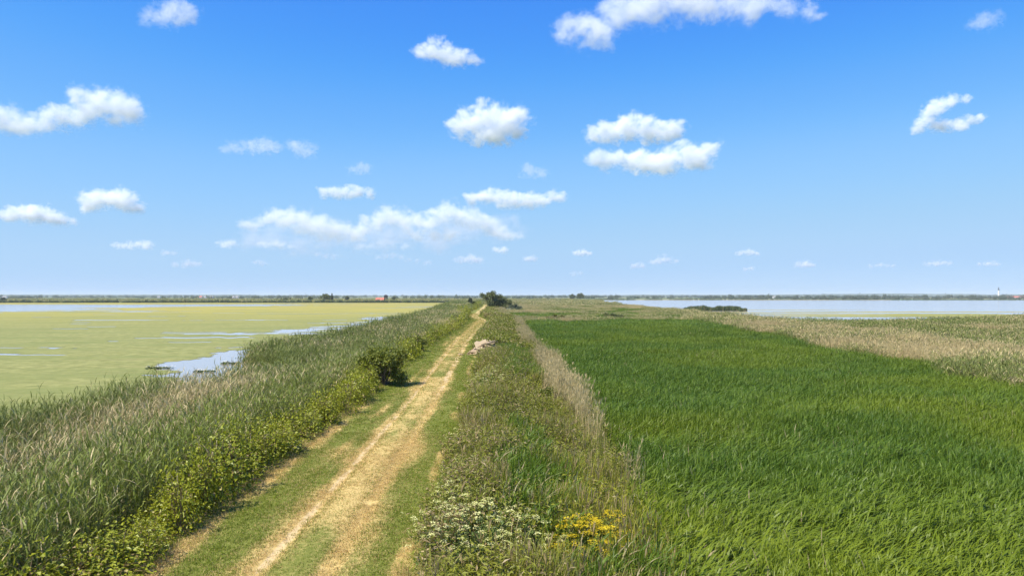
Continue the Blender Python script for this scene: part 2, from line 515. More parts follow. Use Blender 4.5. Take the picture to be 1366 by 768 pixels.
algae('algae_mat', cover_left, 30, LEFT_FAR - 1, 0.50, 1.0135, .30, lambda y: (-0.78 * y - 12, -15), in_left_lake,
      'yellow green algae mat floating on the lagoon left of the dike')
algae('algae_streak', cover_right, 156, 560, 1.0, 1.012, 1.0, lambda y: (55, 0.78 * y + 15), in_right_lake,
      'thin yellowish algae streaks on the lake right of the marsh')

# ------------------------------------------------------------------ plant prototypes (only ever seen as instances of the stuff below)
class Ribbon:
    def __init__(self): self.V = []; self.F = []; self.C = []
    def strip(self, pts, widths, side, col):
        b = len(self.V)
        for p, w in zip(pts, widths):
            self.V.append(tuple(p - side * w)); self.V.append(tuple(p + side * w)); self.C += [col, col]
        for k in range(len(pts) - 1):
            self.F.append((b + 2 * k, b + 2 * k + 1, b + 2 * k + 3, b + 2 * k + 2))
    def tube(self, pts, radii, col, n=3):
        b = len(self.V)
        for p, r in zip(pts, radii):
            for k in range(n):
                a = 2 * math.pi * k / n
                self.V.append((p[0] + r * math.cos(a), p[1] + r * math.sin(a), p[2])); self.C.append(col)
        for s in range(len(pts) - 1):
            for k in range(n):
                self.F.append((b + s * n + k, b + s * n + (k + 1) % n, b + (s + 1) * n + (k + 1) % n, b + (s + 1) * n + k))
    def leaf(self, p, d, n, L, w, col, fold=0.25):
        """ovate leaf of two folded halves"""
        s = d.cross(n)
        if s.length < 1e-4: s = Vector((1, 0, 0))
        s.normalize(); up = s.cross(d).normalized()
        b = len(self.V)
        for q in (p, p + d * L * .45 + s * w + up * w * fold, p + d * L - up * L * .12, p + d * L * .45 - s * w + up * w * fold):
            self.V.append(tuple(q)); self.C.append(col)
        self.F += [(b, b + 1, b + 2), (b, b + 2, b + 3)]
    def mesh(self, name, mat):
        return mesh_from(name, self.V, self.F, mat, [(c[0], c[1], c[2], 1) for c in self.C])

def rv(): return random.random()
def reed_clump(name, mat, n, rad, h, leaves, L, w, wind, segs=4, stem_r=0.006, plume=0.0, hvar=0.2, droop=0.55, deadstem=0.0, lean=0.12):
    r = Ribbon()
    wv = Vector(wind)
    for i in range(n):
        a = rv() * 6.283; q = rad * math.sqrt(rv())
        base = Vector((q * math.cos(a), q * math.sin(a), -0.08))
        hh = h * (1 - hvar + 2 * hvar * rv())
        ln = Vector((random.gauss(0, lean), random.gauss(0, lean), 0)) + wv * 0.35
        def at(t): return base + Vector((0, 0, hh * t)) + ln * hh * t * t
        col = (rv(), rv(), 1.0)
        dead = rv() < deadstem
        r.tube([at(0), at(.5), at(1)], [stem_r, stem_r * .8, stem_r * .3], col)
        if plume and rv() < plume:
            tip = at(1)
            for k in range(4):
                d = (Vector((random.gauss(0, .22), random.gauss(0, .3), 1)) + wv).normalized()
                sd_ = d.cross(Vector((rv() - .5, rv() - .5, 0.1))).normalized()
                r.strip([tip, tip + d * .10, tip + d * .2 + wv * .05], [.003, .006 + stem_r * .7, .002], sd_, (rv(), 0.0, 1.0))
        if dead: 
            nl = max(1, leaves // 3)
        else: nl = leaves
        az0 = rv() * 6.283
        for k in range(nl):
            tt = 0.3 + 0.7 * (k + rv() * .8) / nl
            p0 = at(min(tt, 1.0))
            az = az0 + k * 2.6 + rv()
            out = Vector((math.cos(az), math.sin(az), 0)) * 0.75 + wv * 1.3
            l = L * (0.6 + 0.6 * rv()) * (1.0 if tt < .9 else .75)
            d = (out * 0.55 + Vector((0, 0, 1.0))).normalized()
            pts = [p0]; p = p0.copy()
            for s in range(segs):
                p = p + d * (l / segs)
                pts.append(p.copy())
                d = (d + (out * 0.55 + wv * .35 + Vector((0, 0, -droop))) * (1.5 / segs) * (0.5 + rv())).normalized()
            sv = d.cross(Vector((0, 0, 1)))
            if sv.length < .05: sv = Vector((1, 0, 0))
            sv = (sv.normalized() + Vector((random.gauss(0, .35), random.gauss(0, .35), random.gauss(0, .35)))).normalized()
            ws = [w * x for x in ([.45, 1, .85, .5, .05][:segs + 1] if segs == 4 else [.6, 1, .05] if segs == 2 else [.5, 1, .7, .05])]
            r.strip(pts, ws, sv, (rv(), rv(), 1.0 if dead else 0.0))
    return r.mesh(name, mat)

def herb_clump(name, mat, n, rad, h, leaves, L, w, hvar=.3, lean=.18, up=0.35):
    r = Ribbon()
    for i in range(n):
        a = rv() * 6.283; q = rad * math.sqrt(rv())
        base = Vector((q * math.cos(a), q * math.sin(a), -0.05))
        hh = h * (1 - hvar + 2 * hvar * rv())
        ln = Vector((math.cos(a), math.sin(a), 0)) * lean * q / rad + Vector((random.gauss(0, lean), random.gauss(0, lean), 0))
        def at(t): return base + Vector((0, 0, hh * t)) + ln * hh * t * t
        r.tube([at(0), at(.55), at(1)], [.006, .005, .002], (rv(), rv(), 1.0))
        for k in range(leaves):
            t_ = 0.2 + .8 * (k + rv()) / leaves
            az = rv() * 6.283
            d = Vector((math.cos(az), math.sin(az), up + random.gauss(0, .3))).normalized()
            nn = (Vector((0, 0, 1)) + Vector((random.gauss(0, .4), random.gauss(0, .4), 0))).normalized()
            p = at(t_)
            r.leaf(p, d, nn, L * (.5 + .8 * rv()), w * (.6 + .7 * rv()), (rv(), rv(), 0.0))
    return r.mesh(name, mat)

def dome_clump(name, mat, n, rx_, rz_, L, w):
    """low arching bush: leaves spread through a dome"""
    r = Ribbon()
    for i in range(10):
        a = rv() * 6.283; e = rv()
        tip = Vector((rx_ * .9 * math.cos(a) * (1 - e * .5), rx_ * .9 * math.sin(a) * (1 - e * .5), rz_ * (.4 + .6 * e)))
        mid = Vector((tip.x * .45, tip.y * .45, tip.z * .85))
        r.tube([Vector((0, 0, -.05)), mid, tip], [.008, .006, .003], (rv(), rv(), 1.0))
    for i in range(n):
        a = rv() * 6.283; c = rv()
        rr = (.55 + .5 * rv())
        st = math.sqrt(1 - c * c)
        p = Vector((rx_ * rr * st * math.cos(a), rx_ * rr * st * math.sin(a), rz_ * rr * c * (1.0 + .3 * math.sin(a * 3 + 1))))
        d = (Vector((math.cos(a), math.sin(a), 0.1)) + Vector((random.gauss(0, .6), random.gauss(0, .6), random.gauss(0, .4)))).normalized()
        nn = (Vector((0, 0, 1)) + Vector((random.gauss(0, .5), random.gauss(0, .5), 0)) + p * .5).normalized()
        r.leaf(p, d, nn, L * (.6 + .7 * rv()), w * (.6 + .7 * rv()), (rv(), rv(), 0.0))
    return r.mesh(name, mat)

def grass_clump(name, mat, n, rad, h, w, lean=.5):
    r = Ribbon()
    for i in range(n):
        a = rv() * 6.283; q = rad * math.sqrt(rv())
        p = Vector((q * math.cos(a), q * math.sin(a), -.01))
        hh = h * (.4 + .9 * rv())
        ln = Vector((random.gauss(0, lean) + .15, random.gauss(0, lean), 0))
        pts = [p, p + Vector((0, 0, hh * .6)) + ln * hh * .3, p + Vector((0, 0, hh)) * (.9 - .3 * min(1, ln.length)) + ln * hh]
        sv = Vector((random.gauss(0, 1), random.gauss(0, 1), 0)).normalized()
        r.strip(pts, [w, w * .8, w * .1], sv, (rv(), rv(), 0.0))
    return r.mesh(name, mat)

def protos(cname, meshes):
    c = bpy.data.collections.new(cname)
    for k, me in enumerate(meshes):
        o = bpy.data.objects.new('%s_%02d' % (cname, k), me)
        c.objects.link(o)
    return c

WIND = (0.34, 0.08, 0)
P_reed0 = protos('reed_tuft', [reed_clump('reed_tuft', M['reed'], 13, .36, 2.1, 7, .47, .0145, (.10, .03, 0), plume=0, deadstem=.24, hvar=.30, droop=.55, lean=.12) for k in range(6)])
P_reed1 = protos('reed_stand', [reed_clump('reed_stand', M['reed'], 44, 1.0, 2.1, 5, .48, .024, (.12, .03, 0), segs=3, stem_r=.011, plume=.03, deadstem=.12, hvar=.22) for k in range(5)])
P_reed2 = protos('reed_bank', [reed_clump('reed_bank', M['reed'], 90, 2.6, 2.1, 4, .8, .065, (.2, .05, 0), segs=2, stem_r=.03, plume=.03, deadstem=.12, hvar=.25) for k in range(4)])
P_dry0 = protos('dry_tuft', [reed_clump('dry_tuft', M['reed'], 22, .32, 2.0, 2, .28, .010, (.10, .02, 0), segs=3, stem_r=.007, plume=.22, deadstem=.9, hvar=.25, lean=.06) for k in range(5)])
P_dry1 = protos('dry_stand', [reed_clump('dry_stand', M['reed'], 60, .9, 2.0, 2, .3, .022, (.10, .02, 0), segs=2, stem_r=.015, plume=.2, deadstem=.9, hvar=.25, lean=.06) for k in range(4)])
P_field0 = protos('field_tuft', [reed_clump('field_tuft', M['field'], 18, .34, 1.35, 6, .50, .0125, WIND, plume=0, hvar=.2, droop=.35, lean=.14) for k in range(6)] +
                 [reed_clump('lodged_tuft', M['field'], 20, .36, 1.15, 6, .56, .0185, (1.25, .22, 0), plume=0, hvar=.25, droop=.55, lean=.2) for k in range(3)])
P_field1 = protos('field_stand', [reed_clump('field_stand', M['field'], 95, 1.0, 1.35, 4, .52, .016, WIND, segs=3, stem_r=.009, hvar=.2, droop=.35, lean=.14) for k in range(5)])
P_field2 = protos('field_bank', [reed_clump('field_bank', M['field'], 110, 2.4, 1.4, 4, .8, .055, WIND, segs=2, stem_r=.02, hvar=.25, droop=.35, lean=.15) for k in range(4)])
P_herb0 = protos('herb_tuft', [herb_clump('herb_tuft', M['herb'], 12, .34, .85, 18, .12, .022) for k in range(3)] +
                [herb_clump('broad_herb', M['herb'], 8, .3, .7, 16, .12, .038, up=.1) for k in range(2)] +
                [reed_clump('tall_grass', M['herb'], 30, .26, .85, 3, .38, .006, (.3, .05, 0), segs=3, stem_r=.003, plume=.06, hvar=.3) for k in range(3)])
P_herb1 = protos('herb_stand', [herb_clump('herb_stand', M['herb'], 40, 1.0, .95, 12, .2, .05) for k in range(4)])
P_bram0 = protos('bramble_bush', [dome_clump('bramble_bush', M['bramble'], 470, .55, .68, .078, .027) for k in range(4)])
P_bram1 = protos('bramble_stand', [dome_clump('bramble_stand', M['bramble'], 300, .8, .85, .15, .055) for k in range(3)])
P_grass0 = protos('turf_tuft', [grass_clump('turf_tuft', M['grass'], 46, .13, .075, .0045) for k in range(6)])
P_grass1 = protos('turf_patch', [grass_clump('turf_patch', M['grass'], 90, .42, .10, .013) for k in range(4)])
P_grass2 = protos('verge_grass', [grass_clump('verge_grass', M['grass'], 60, .16, .30, .005, .6) for k in range(4)])
P_scrub = protos('scrub_bush', [dome_clump('scrub_bush', M['scrub'], 260, 1.0, 1.0, .30, .13) for k in range(4)])
P_hay = protos('hay_tuft', [grass_clump('hay_tuft', M['grass'], 60, .18, .10, .004, 1.5) for k in range(3)])

_gn = {}
def scatter_group(coll):
    if coll.name in _gn: return _gn[coll.name]
    g = bpy.data.node_groups.new('scatter_' + coll.name, 'GeometryNodeTree')
    g.interface.new_socket('Geometry', in_out='INPUT', socket_type='NodeSocketGeometry')
    g.interface.new_socket('Geometry', in_out='OUTPUT', socket_type='NodeSocketGeometry')
    gi = g.nodes.new('NodeGroupInput'); go = g.nodes.new('NodeGroupOutput')
    ci = g.nodes.new('GeometryNodeCollectionInfo')
    ci.inputs['Collection'].default_value = coll
    ci.inputs['Separate Children'].default_value = True
    ci.inputs['Reset Children'].default_value = True
    ip = g.nodes.new('GeometryNodeInstanceOnPoints')
    ip.inputs['Pick Instance'].default_value = True
    def na(nm, ty):
        a = g.nodes.new('GeometryNodeInputNamedAttribute'); a.data_type = ty; a.inputs['Name'].default_value = nm
        return a.outputs[0]
    g.links.new(gi.outputs[0], ip.inputs['Points'])
    g.links.new(ci.outputs[0], ip.inputs['Instance'])
    g.links.new(na('variant', 'INT'), ip.inputs['Instance Index'])
    g.links.new(na('rot', 'FLOAT_VECTOR'), ip.inputs['Rotation'])
    g.links.new(na('scl', 'FLOAT_VECTOR'), ip.inputs['Scale'])
    g.links.new(ip.outputs[0], go.inputs[0])
    _gn[coll.name] = g
    return g

COUNT = {}
def scatter(name, label, cat, coll, x, y, dry, tint, sx, sz, spin=3.1416, variant=None, z=None, tilt=.06):
    n = len(x)
    COUNT[name] = COUNT.get(name, 0) + n
    if n == 0: return None
    if z is None: z = ground_z(x, y)
    me = bpy.data.meshes.new(name)
    me.vertices.add(n)
    me.vertices.foreach_set('co', np.stack([x, y, z], -1).astype(np.float32).ravel())
    if variant is None: variant = RNG.integers(0, len(coll.objects), n)
    a = me.attributes.new('variant', 'INT', 'POINT'); a.data.foreach_set('value', np.asarray(variant, np.int32))
    rot = np.stack([RNG.normal(0, tilt, n), RNG.normal(0, tilt, n), RNG.uniform(-spin, spin, n)], -1)
    a = me.attributes.new('rot', 'FLOAT_VECTOR', 'POINT'); a.data.foreach_set('vector', rot.astype(np.float32).ravel())
    scl = np.stack([sx, sx, sz], -1)
    a = me.attributes.new('scl', 'FLOAT_VECTOR', 'POINT'); a.data.foreach_set('vector', scl.astype(np.float32).ravel())
    for k, v in (('dry', dry), ('tint', tint)):
        a = me.attributes.new(k, 'FLOAT', 'POINT'); a.data.foreach_set('value', np.clip(v, 0, 1).astype(np.float32))
    o = obj(name, me)
    md = o.modifiers.new('scatter', 'NODES'); md.node_group = scatter_group(coll)
    return tag(o, label, cat, kind='stuff')

def jgrid(y0, y1, s, xlo, xhi, margin=7.0, slope=.73):
    """jittered points between two borders, as far as the view and a step to the side reaches"""
    ys = np.arange(y0, y1, s); X = []; Y = []
    for yv in ys:
        a = max(float(xlo(yv)), -slope * yv - margin); b = min(float(xhi(yv)), slope * yv + margin)
        if b <= a: continue
        xs = np.arange(a, b, s)
        X.append(xs + RNG.uniform(-.5, .5, len(xs)) * s); Y.append(yv + RNG.uniform(-.5, .5, len(xs)) * s)
    if not X: return np.zeros(0), np.zeros(0)
    return np.concatenate(X), np.concatenate(Y)
def U(x, y): return x - track_x(y)

# --- reeds left of the dike
def left_dry(x, y):
    u = U(x, y)
    band = np.exp(-((u + 9.8) / 3.2) ** 2) * sstep(15, 22, y) * (1 - sstep(42, 52, y)) * .85
    edge = np.exp(-((shore_left(y) - x) / 2.2) ** 2)
    n = fbm(x / 5.0, y / 7.0, 81, 4)
    d = .05 + band * .48 + .45 * sstep(.56, .68, n) * (y < 160) + .45 * sstep(.58, .68, fbm(x / 9, y / 40, 83, 3)) - .35 * edge
    return np.clip(d + RNG.normal(0, .07, len(x)), .02, .9)
def left_reeds(y0, y1, s, coll, sx, sz):
    x, y = jgrid(y0, y1, s, lambda v: shore_left(v) - .3, lambda v: track_x(v) - 4.3)
    u = U(x, y)
    keep = (x > shore_left(y) - .3 + .5 * np.sin(y * 1.3)) & (u < -3.9 - 2.6 * (fbm(x / 2, y / 3.4, 84, 3) - .3)) & (RNG.random(len(x)) > .04)
    x, y = x[keep], y[keep]
    n = len(x)
    hh = .78 + .45 * fbm(x / 4.0, y / 4.0, 85, 3) + RNG.normal(0, .05, n)
    sh_ = np.exp(-((shore_left(y) - x) / 3.0) ** 2)
    hh = hh * (.94 + .12 * sh_ * (y > 55)) * (1 - .22 * np.exp(-((U(x, y) + 4.6) / 1.0) ** 2))
    tint = .15 + .6 * sstep(-9, -4.5, U(x, y)) * (y < 50) + .3 * fbm(x / 6, y / 6, 86, 3)
    scatter('reed_bed_beside_lagoon', 'tall mixed green and straw reeds between the track and the algae covered lagoon', 'reeds', coll, x, y, left_dry(x, y), tint, sx * (.85 + .3 * RNG.random(n)), sz * hh * (.88 + .3 * RNG.random(n)), spin=2.2)
left_reeds(8, 40, .40, P_reed0, 1.0, 1.0)
left_reeds(40, 66, .52, P_reed0, 1.15, 1.0)
left_reeds(66, 150, .95, P_reed1, 1.0, 1.0)
left_reeds(150, 330, 1.7, P_reed1, 1.5, 1.0)
left_reeds(330, 780, 3.4, P_reed2, 1.2, 1.0)

# --- dry reed belt right of the verge
def dry_belt(y0, y1, s, coll, sx):
    x, y = jgrid(y0, y1, s, lambda v: track_x(v) + 6.6, lambda v: track_x(v) + 9.2)
    u = U(x, y)
    c = 7.85 + .5 * (fbm(y / 9, y * 0, 91, 3) - .5) * 2
    wdt = (.40 + .5 * vnoise(y / 6.0, y * 0 + 2, 95)) * sstep(23, 46, y) + .03
    keep = (np.abs(u - c) < wdt * (.7 + .7 * fbm(x / 1.5, y / 3, 92, 2))) & (fbm(x / 1.6, y / 4, 93, 3) > .45)
    x, y = x[keep], y[keep]; n = len(x)
    scatter('dry_reed_belt', 'narrow belt of bleached dry reeds between the weedy verge and green marsh', 'reeds', coll, x, y,
            np.clip(.74 + RNG.normal(0, .14, n), 0, 1), .3 * np.ones(n), sx * (.8 + .4 * RNG.random(n)), .80 + .38 * fbm(x / 3, y / 3, 94, 3), spin=1.0)
dry_belt(17, 60, .34, P_dry0, 1.0)
dry_belt(60, 130, .6, P_dry1, .5)
dry_belt(130, 300, .9, P_dry1, .7)

# --- green marsh field on the right
def field(y0, y1, s, coll, sx, near=False):
    x, y = jgrid(y0, y1, s, lambda v: track_x(v) + (6.8 if v < 24 else 8.3), lambda v: field_edge(v) + 2.5)
    u = U(x, y)
    lim = np.interp(y, [0, 16, 26, 400], [6.6, 6.9, 8.4, 8.2])
    keep = (u > lim + .9 * (fbm(x / 1.7, y / 2.5, 101, 3) - .5)) & (x < field_edge(y) + 7 * (fbm(x / 6, y / 6, 102, 3) - .5)) & ~in_right_lake(x, y)
    dens = fbm(x / 9, y / 15, 103, 3)
    keep &= RNG.random(len(x)) > .5 * np.exp(-(((x - 13) / 5.5) ** 2 + ((y - 25) / 3.5) ** 2))
    keep &= ~((y > 165) & (dens > .53 + .1 * (y < 220)))
    x, y, u = x[keep], y[keep], u[keep]; n = len(x)
    hh = .82 + .38 * fbm(x / 5, y / 5, 104, 3) + RNG.normal(0, .05, n)
    olive = np.exp(-(((x - 13) / 5.5) ** 2 + ((y - 26) / 4.5) ** 2))
    tint = -.02 + .55 * sstep(.25, .75, fbm(x / 7, y / 6, 105, 3)) + .55 * (1 - sstep(15, 26, y)) - .15 * sstep(35, 60, y) - .25 * olive
    dry = .002 + .03 * sstep(.64, .72, fbm(x / 4, y / 6, 106, 3)) + .04 * np.exp(-((u - 8) / 1.6) ** 2) * (y < 26)
    var = None
    if near:
        lod = sstep(.40, .54, fbm(x / 3.2, y / 3.0, 107, 3) + .22 * np.exp(-(((x - 9) / 5) ** 2 + ((y - 18.5) / 3.2) ** 2)) - .06)
        var = np.where(RNG.random(n) < lod * .8 * (y < 30), RNG.integers(6, 9, n), RNG.integers(0, 6, n))
    big = 1 + .4 * (np.exp(-(((x - 26) / 3.5) ** 2 + ((y - 107) / 5) ** 2)))
    scatter('marsh_field', 'bright green wind bent marsh reeds right of the dry belt', 'reeds', coll, x, y, dry, tint, sx * (.85 + .3 * RNG.random(n)), hh * big, spin=.75, variant=var)
field(8, 34, .36, P_field0, 1.0, True)
field(34, 62, .50, P_field0, 1.2)
field(62, 130, .95, P_field1, 1.0)
field(130, 420, 2.1, P_field1, 1.9)

# --- mixed marsh beyond the field edge, and land between the lakes
def marsh(y0, y1, s, coll, dcoll, sx):
    x, y = jgrid(y0, y1, s, lambda v: field_edge(v) - 3, lambda v: 1e5)
    e = x - field_edge(y)
    keep = (e > 7 * (fbm(x / 6, y / 6, 102, 3) - .5)) & ~in_right_lake(x - 1, y - 1)
    x, y = x[keep], y[keep]; n = len(x)
    if not n: return
    e = x - field_edge(y) + 9 * (fbm(x / 9, y / 9, 111, 3) - .5)
    d = .9 * sstep(-1, 1.5, e) * (1 - sstep(13, 19, e)) + .25 * sstep(17, 22, e) + .55 * sstep(27, 40, e) * sstep(.40, .58, fbm(x / 8, y / 12, 112, 3))
    d = d * (.42 + .95 * sstep(.28, .72, fbm(x / 4.5, y / 7, 113, 4)))
    ns = (x > np.interp(y, _ly, _lx) - 6) | (y > np.interp(x, _rx, _ry) - 10)
    d = np.where(ns & (y > 120), d * .5, d)
    d = np.clip(d * .85 + RNG.normal(0, .07, n), .02, .9)
    hh = .75 + .45 * fbm(x / 4, y / 4, 114, 3)
    isd = d > .6
    for f, c in ((isd, dcoll), (~isd, coll)):
        m = f.sum()
        if m: scatter('mixed_marsh_reeds', 'patchy tan and green reeds between the green field and the wide lake', 'reeds', c, x[f], y[f], d[f], .25 + .3 * fbm(x[f] / 9, y[f] / 9, 115, 3), sx * (.85 + .3 * RNG.random(m)), hh[f], spin=1.0)
marsh(36, 75, .62, P_reed0, P_dry0, 1.35)
marsh(75, 135, 1.1, P_reed1, P_dry1, 1.1)
marsh(135, 300, 1.9, P_reed1, P_dry1, 1.9)

def mid_land(y0, y1, s, coll, dcoll, sx):
    x, y = jgrid(y0, y1, s, lambda v: track_x(v) + 6.5, lambda v: (field_edge(v) if v < 300 else np.interp(v, _ly, _lx)) + 1)
    fl = (fbm(x / 9, y / 15, 103, 3) > .49) | (y > 400)
    keep = fl & ~in_right_lake(x, y)
    x, y = x[keep], y[keep]; n = len(x)
    if not n: return
    d = np.clip(.25 + .75 * sstep(.42, .58, fbm(x / 22, y / 14, 121, 3)) + RNG.normal(0, .08, n), 0, .93)
    isd = d > .55
    for f, c in ((isd, dcoll), (~isd, coll)):
        m = f.sum()
        if m: scatter('reed_patches', 'tan and green reed patches far along the strip between the two waters', 'reeds', c, x[f], y[f], d[f], .3 * np.ones(m), sx * (.85 + .3 * RNG.random(m)), .6 + .5 * fbm(x[f] / 7, y[f] / 7, 122, 3), spin=1.2)
mid_land(165, 420, 2.0, P_reed1, P_dry1, 1.7)
mid_land(420, 1050, 5.0, P_reed2, P_dry1, 2.0)

# --- verges and turf
def verge_right(y0, y1, s, coll, sx, near):
    x, y = jgrid(y0, y1, s, lambda v: track_x(v) + 2.2, lambda v: track_x(v) + 8.4)
    u = U(x, y)
    lo = 2.75 + .7 * (fbm(y / 3.0, x * 0, 131, 3) - .5)
    keep = (u > lo) & (u < np.interp(y, [0, 20, 26], [7.0, 7.4, 8.2])) & (RNG.random(len(x)) > .08) & off_heap(x, y) & off_flowers(x, y)
    x, y, u = x[keep], y[keep], u[keep]; n = len(x)
    yel = np.exp(-(((x - 2.3) / 1.6) ** 2 + ((y - 17.5) / 3.0) ** 2))
    tint = np.clip(.2 + .8 * fbm(x / 2.2, y / 3.0, 132, 3) * (1 - .5 * sstep(50, 90, y)) + .8 * yel, 0, 1)
    dry = np.clip(.05 + .4 * sstep(.56, .68, fbm(x / 1.6, y / 2.2, 133, 3)) * np.exp(-((u - 3.2) / 1.3) ** 2) + .16 * sstep(.5, .65, fbm(x / 2, y / 3, 134, 3)), 0, .9)
    hh = (.75 + 1.5 * fbm(x / 1.8, y / 1.8, 135, 3)) * (.66 + .34 * sstep(2.6, 3.8, u))
    var = None
    if near:
        k = fbm(x / 1.3, y / 1.3, 136, 3)
        var = np.where(k < .44, RNG.integers(5, 8, n), np.where(k < .56, RNG.integers(0, 3, n), RNG.integers(0, 5, n)))
    scatter('verge_weeds', 'tangled weeds and tall grass on the right verge between track and dry reeds', 'weeds', coll, x, y, dry, tint, sx * (.8 + .4 * RNG.random(n)), hh, variant=var)
verge_right(8, 36, .27, P_herb0, 1.0, True)
verge_right(36, 66, .40, P_herb0, 1.3, True)
verge_right(66, 170, 1.0, P_herb1, 1.1, False)
verge_right(170, 420, 2.0, P_herb1, 1.6, False)

# leafy bushes among the weeds
def verge_bushes(y0, y1, s, coll, sx):
    x, y = jgrid(y0, y1, s, lambda v: track_x(v) + 3.0, lambda v: track_x(v) + 7.6)
    u = U(x, y)
    keep = (fbm(x / 1.5, y / 2.5, 181, 3) > .46) & (u > 3.4) & off_heap(x, y) & off_flowers(x, y)
    x, y = x[keep], y[keep]; n = len(x)
    scatter('leafy_weeds', 'rounded yellow green leafy weeds mixed through the right verge', 'weeds', coll, x, y, .03 + .1 * RNG.random(n), .1 + .9 * fbm(x / 1.5, y / 2, 182, 3),
            sx * (.6 + .5 * RNG.random(n)), sx * (.9 + .9 * fbm(x / 1.2, y / 1.2, 183, 3)))
verge_bushes(9, 40, .60, P_bram0, .95)
verge_bushes(40, 150, 1.2, P_bram1, .85)

# a patch of fresh green sedge in the middle of the right verge
def sedge(y0, y1, s):
    x, y = jgrid(y0, y1, s, lambda v: track_x(v) + 3.6, lambda v: track_x(v) + 7.4)
    u = U(x, y)
    keep = (np.exp(-(((u - 5.0) / 1.15) ** 2 + ((y - 19.5) / 4.2) ** 2)) > .30 + .3 * RNG.random(len(x))) | ((fbm(x / 2.4, y / 5, 141, 3) > .60) & (u > 4.4)) | ((y > 38) & (u > 5) & (fbm(x / 3, y / 9, 142, 3) > .42))
    keep &= off_flowers(x, y)
    x, y = x[keep], y[keep]; n = len(x)
    scatter('verge_reeds', 'fresh green reeds standing among the weeds of the right verge', 'reeds', P_field0, x, y, .03 + .12 * RNG.random(n) ** 2, .25 * RNG.random(n), .8 + .3 * RNG.random(n), .80 + .35 * fbm(x / 2, y / 2, 143, 3), spin=.9, variant=RNG.integers(0, 6, n))
sedge(9, 70, .38)

def verge_left(y0, y1, s, coll, sx):
    x, y = jgrid(y0, y1, s, lambda v: track_x(v) - 6.2, lambda v: track_x(v) - 2.6)
    u = U(x, y)
    keep = (u < -3.15 - .6 * (fbm(y / 2.6, x * 0, 151, 3) - .4)) & (u > -4.6 - 1.6 * (fbm(y / 4.0, x * 0, 152, 3) - .5)) & (RNG.random(len(x)) < .92 - .5 * (fbm(x / 3, y / 5, 153, 3) < .42))
    x, y = x[keep], y[keep]; n = len(x)
    scatter('bramble_thicket', 'light green bramble thicket along the left edge of the track', 'brambles', coll, x, y,
            .04 + .25 * sstep(.6, .7, fbm(x / 2, y / 2, 154, 3)), .1 + .8 * fbm(x / 2.0, y / 2.5, 155, 3), sx * (.7 + .6 * RNG.random(n)), sx * (.45 + 1.9 * sstep(.2, .8, fbm(x / 1.5, y / 2.5, 156, 3))))
verge_left(8, 44, .44, P_bram0, 1.1)
verge_left(44, 130, .95, P_bram1, .95)
verge_left(130, 420, 2.2, P_bram1, 1.5)

def turf(y0, y1, s, coll, sx, sz):
    x, y = jgrid(y0, y1, s, lambda v: track_x(v) - 3.3, lambda v: track_x(v) + 2.95)
    u = U(x, y)
    d, b = strip_dry(u, y)
    keep = (RNG.random(len(x)) > b * .97) & (u > -3.3)
    x, y, u, d = x[keep], y[keep], u[keep], d[keep]; n = len(x)
    dry = np.clip(d * 1.05 + RNG.normal(0, .12, n), 0.04, 1)
    z = ground_z(x, y) + .06
    scatter('mown_turf', 'short mown grass, green at the edges and straw between the ruts', 'grass', coll, x, y, dry, fbm(x / 2, y / 3, 161, 3),
            sx * (.8 + .4 * RNG.random(n)), sz * (.55 + .9 * fbm(x / .8, y / .8, 162, 3)) * (1 - .45 * np.exp(-((np.abs(u) - .66) / .35) ** 2)), z=z, tilt=.12)
turf(9, 30, .125, P_grass0, 1.0, 1.0)
turf(30, 60, .24, P_grass0, 1.7, 1.1)
turf(60, 240, .62, P_grass1, 1.1, 1.0)
x, y = jgrid(9, 50, .2, lambda v: track_x(v) - 3.6, lambda v: track_x(v) + 3.4)
u = U(x, y)
keep = ((u > 2.1 + .5 * (fbm(y / 2, x * 0, 171, 3) - .5)) & (fbm(x / 1.2, y / 1.8, 172, 3) > .36)) | (u < -2.95)
x, y, u = x[keep], y[keep], u[keep]; n = len(x)
scatter('verge_grass', 'longer unmown grass fringing both edges of the track', 'grass', P_grass2, x, y, np.where(u < 0, .62, .10 + .6 * sstep(.5, .62, fbm(x / 1.0, y / 1.4, 173, 3))), .4 + .5 * RNG.random(n),
        .8 + .5 * RNG.random(n), .5 + .5 * RNG.random(n), tilt=.15)
x, y = jgrid(10, 60, .16, lambda v: track_x(v) - 3.1, lambda v: track_x(v) + 2.6)
u = U(x, y); d, b = strip_dry(u, y)
keep = (d > .78) & (np.abs(np.abs(u) - .66) > .3) & (RNG.random(len(x)) < .5)
x, y = x[keep], y[keep]; n = len(x)
scatter('cut_hay', 'loose cut hay lying in pale lines along the mown track', 'hay', P_hay, x, y, np.full(n, .97), np.zeros(n), .8 + .5 * RNG.random(n), .7 + .6 * RNG.random(n), z=ground_z(x, y) + .04, tilt=.2)
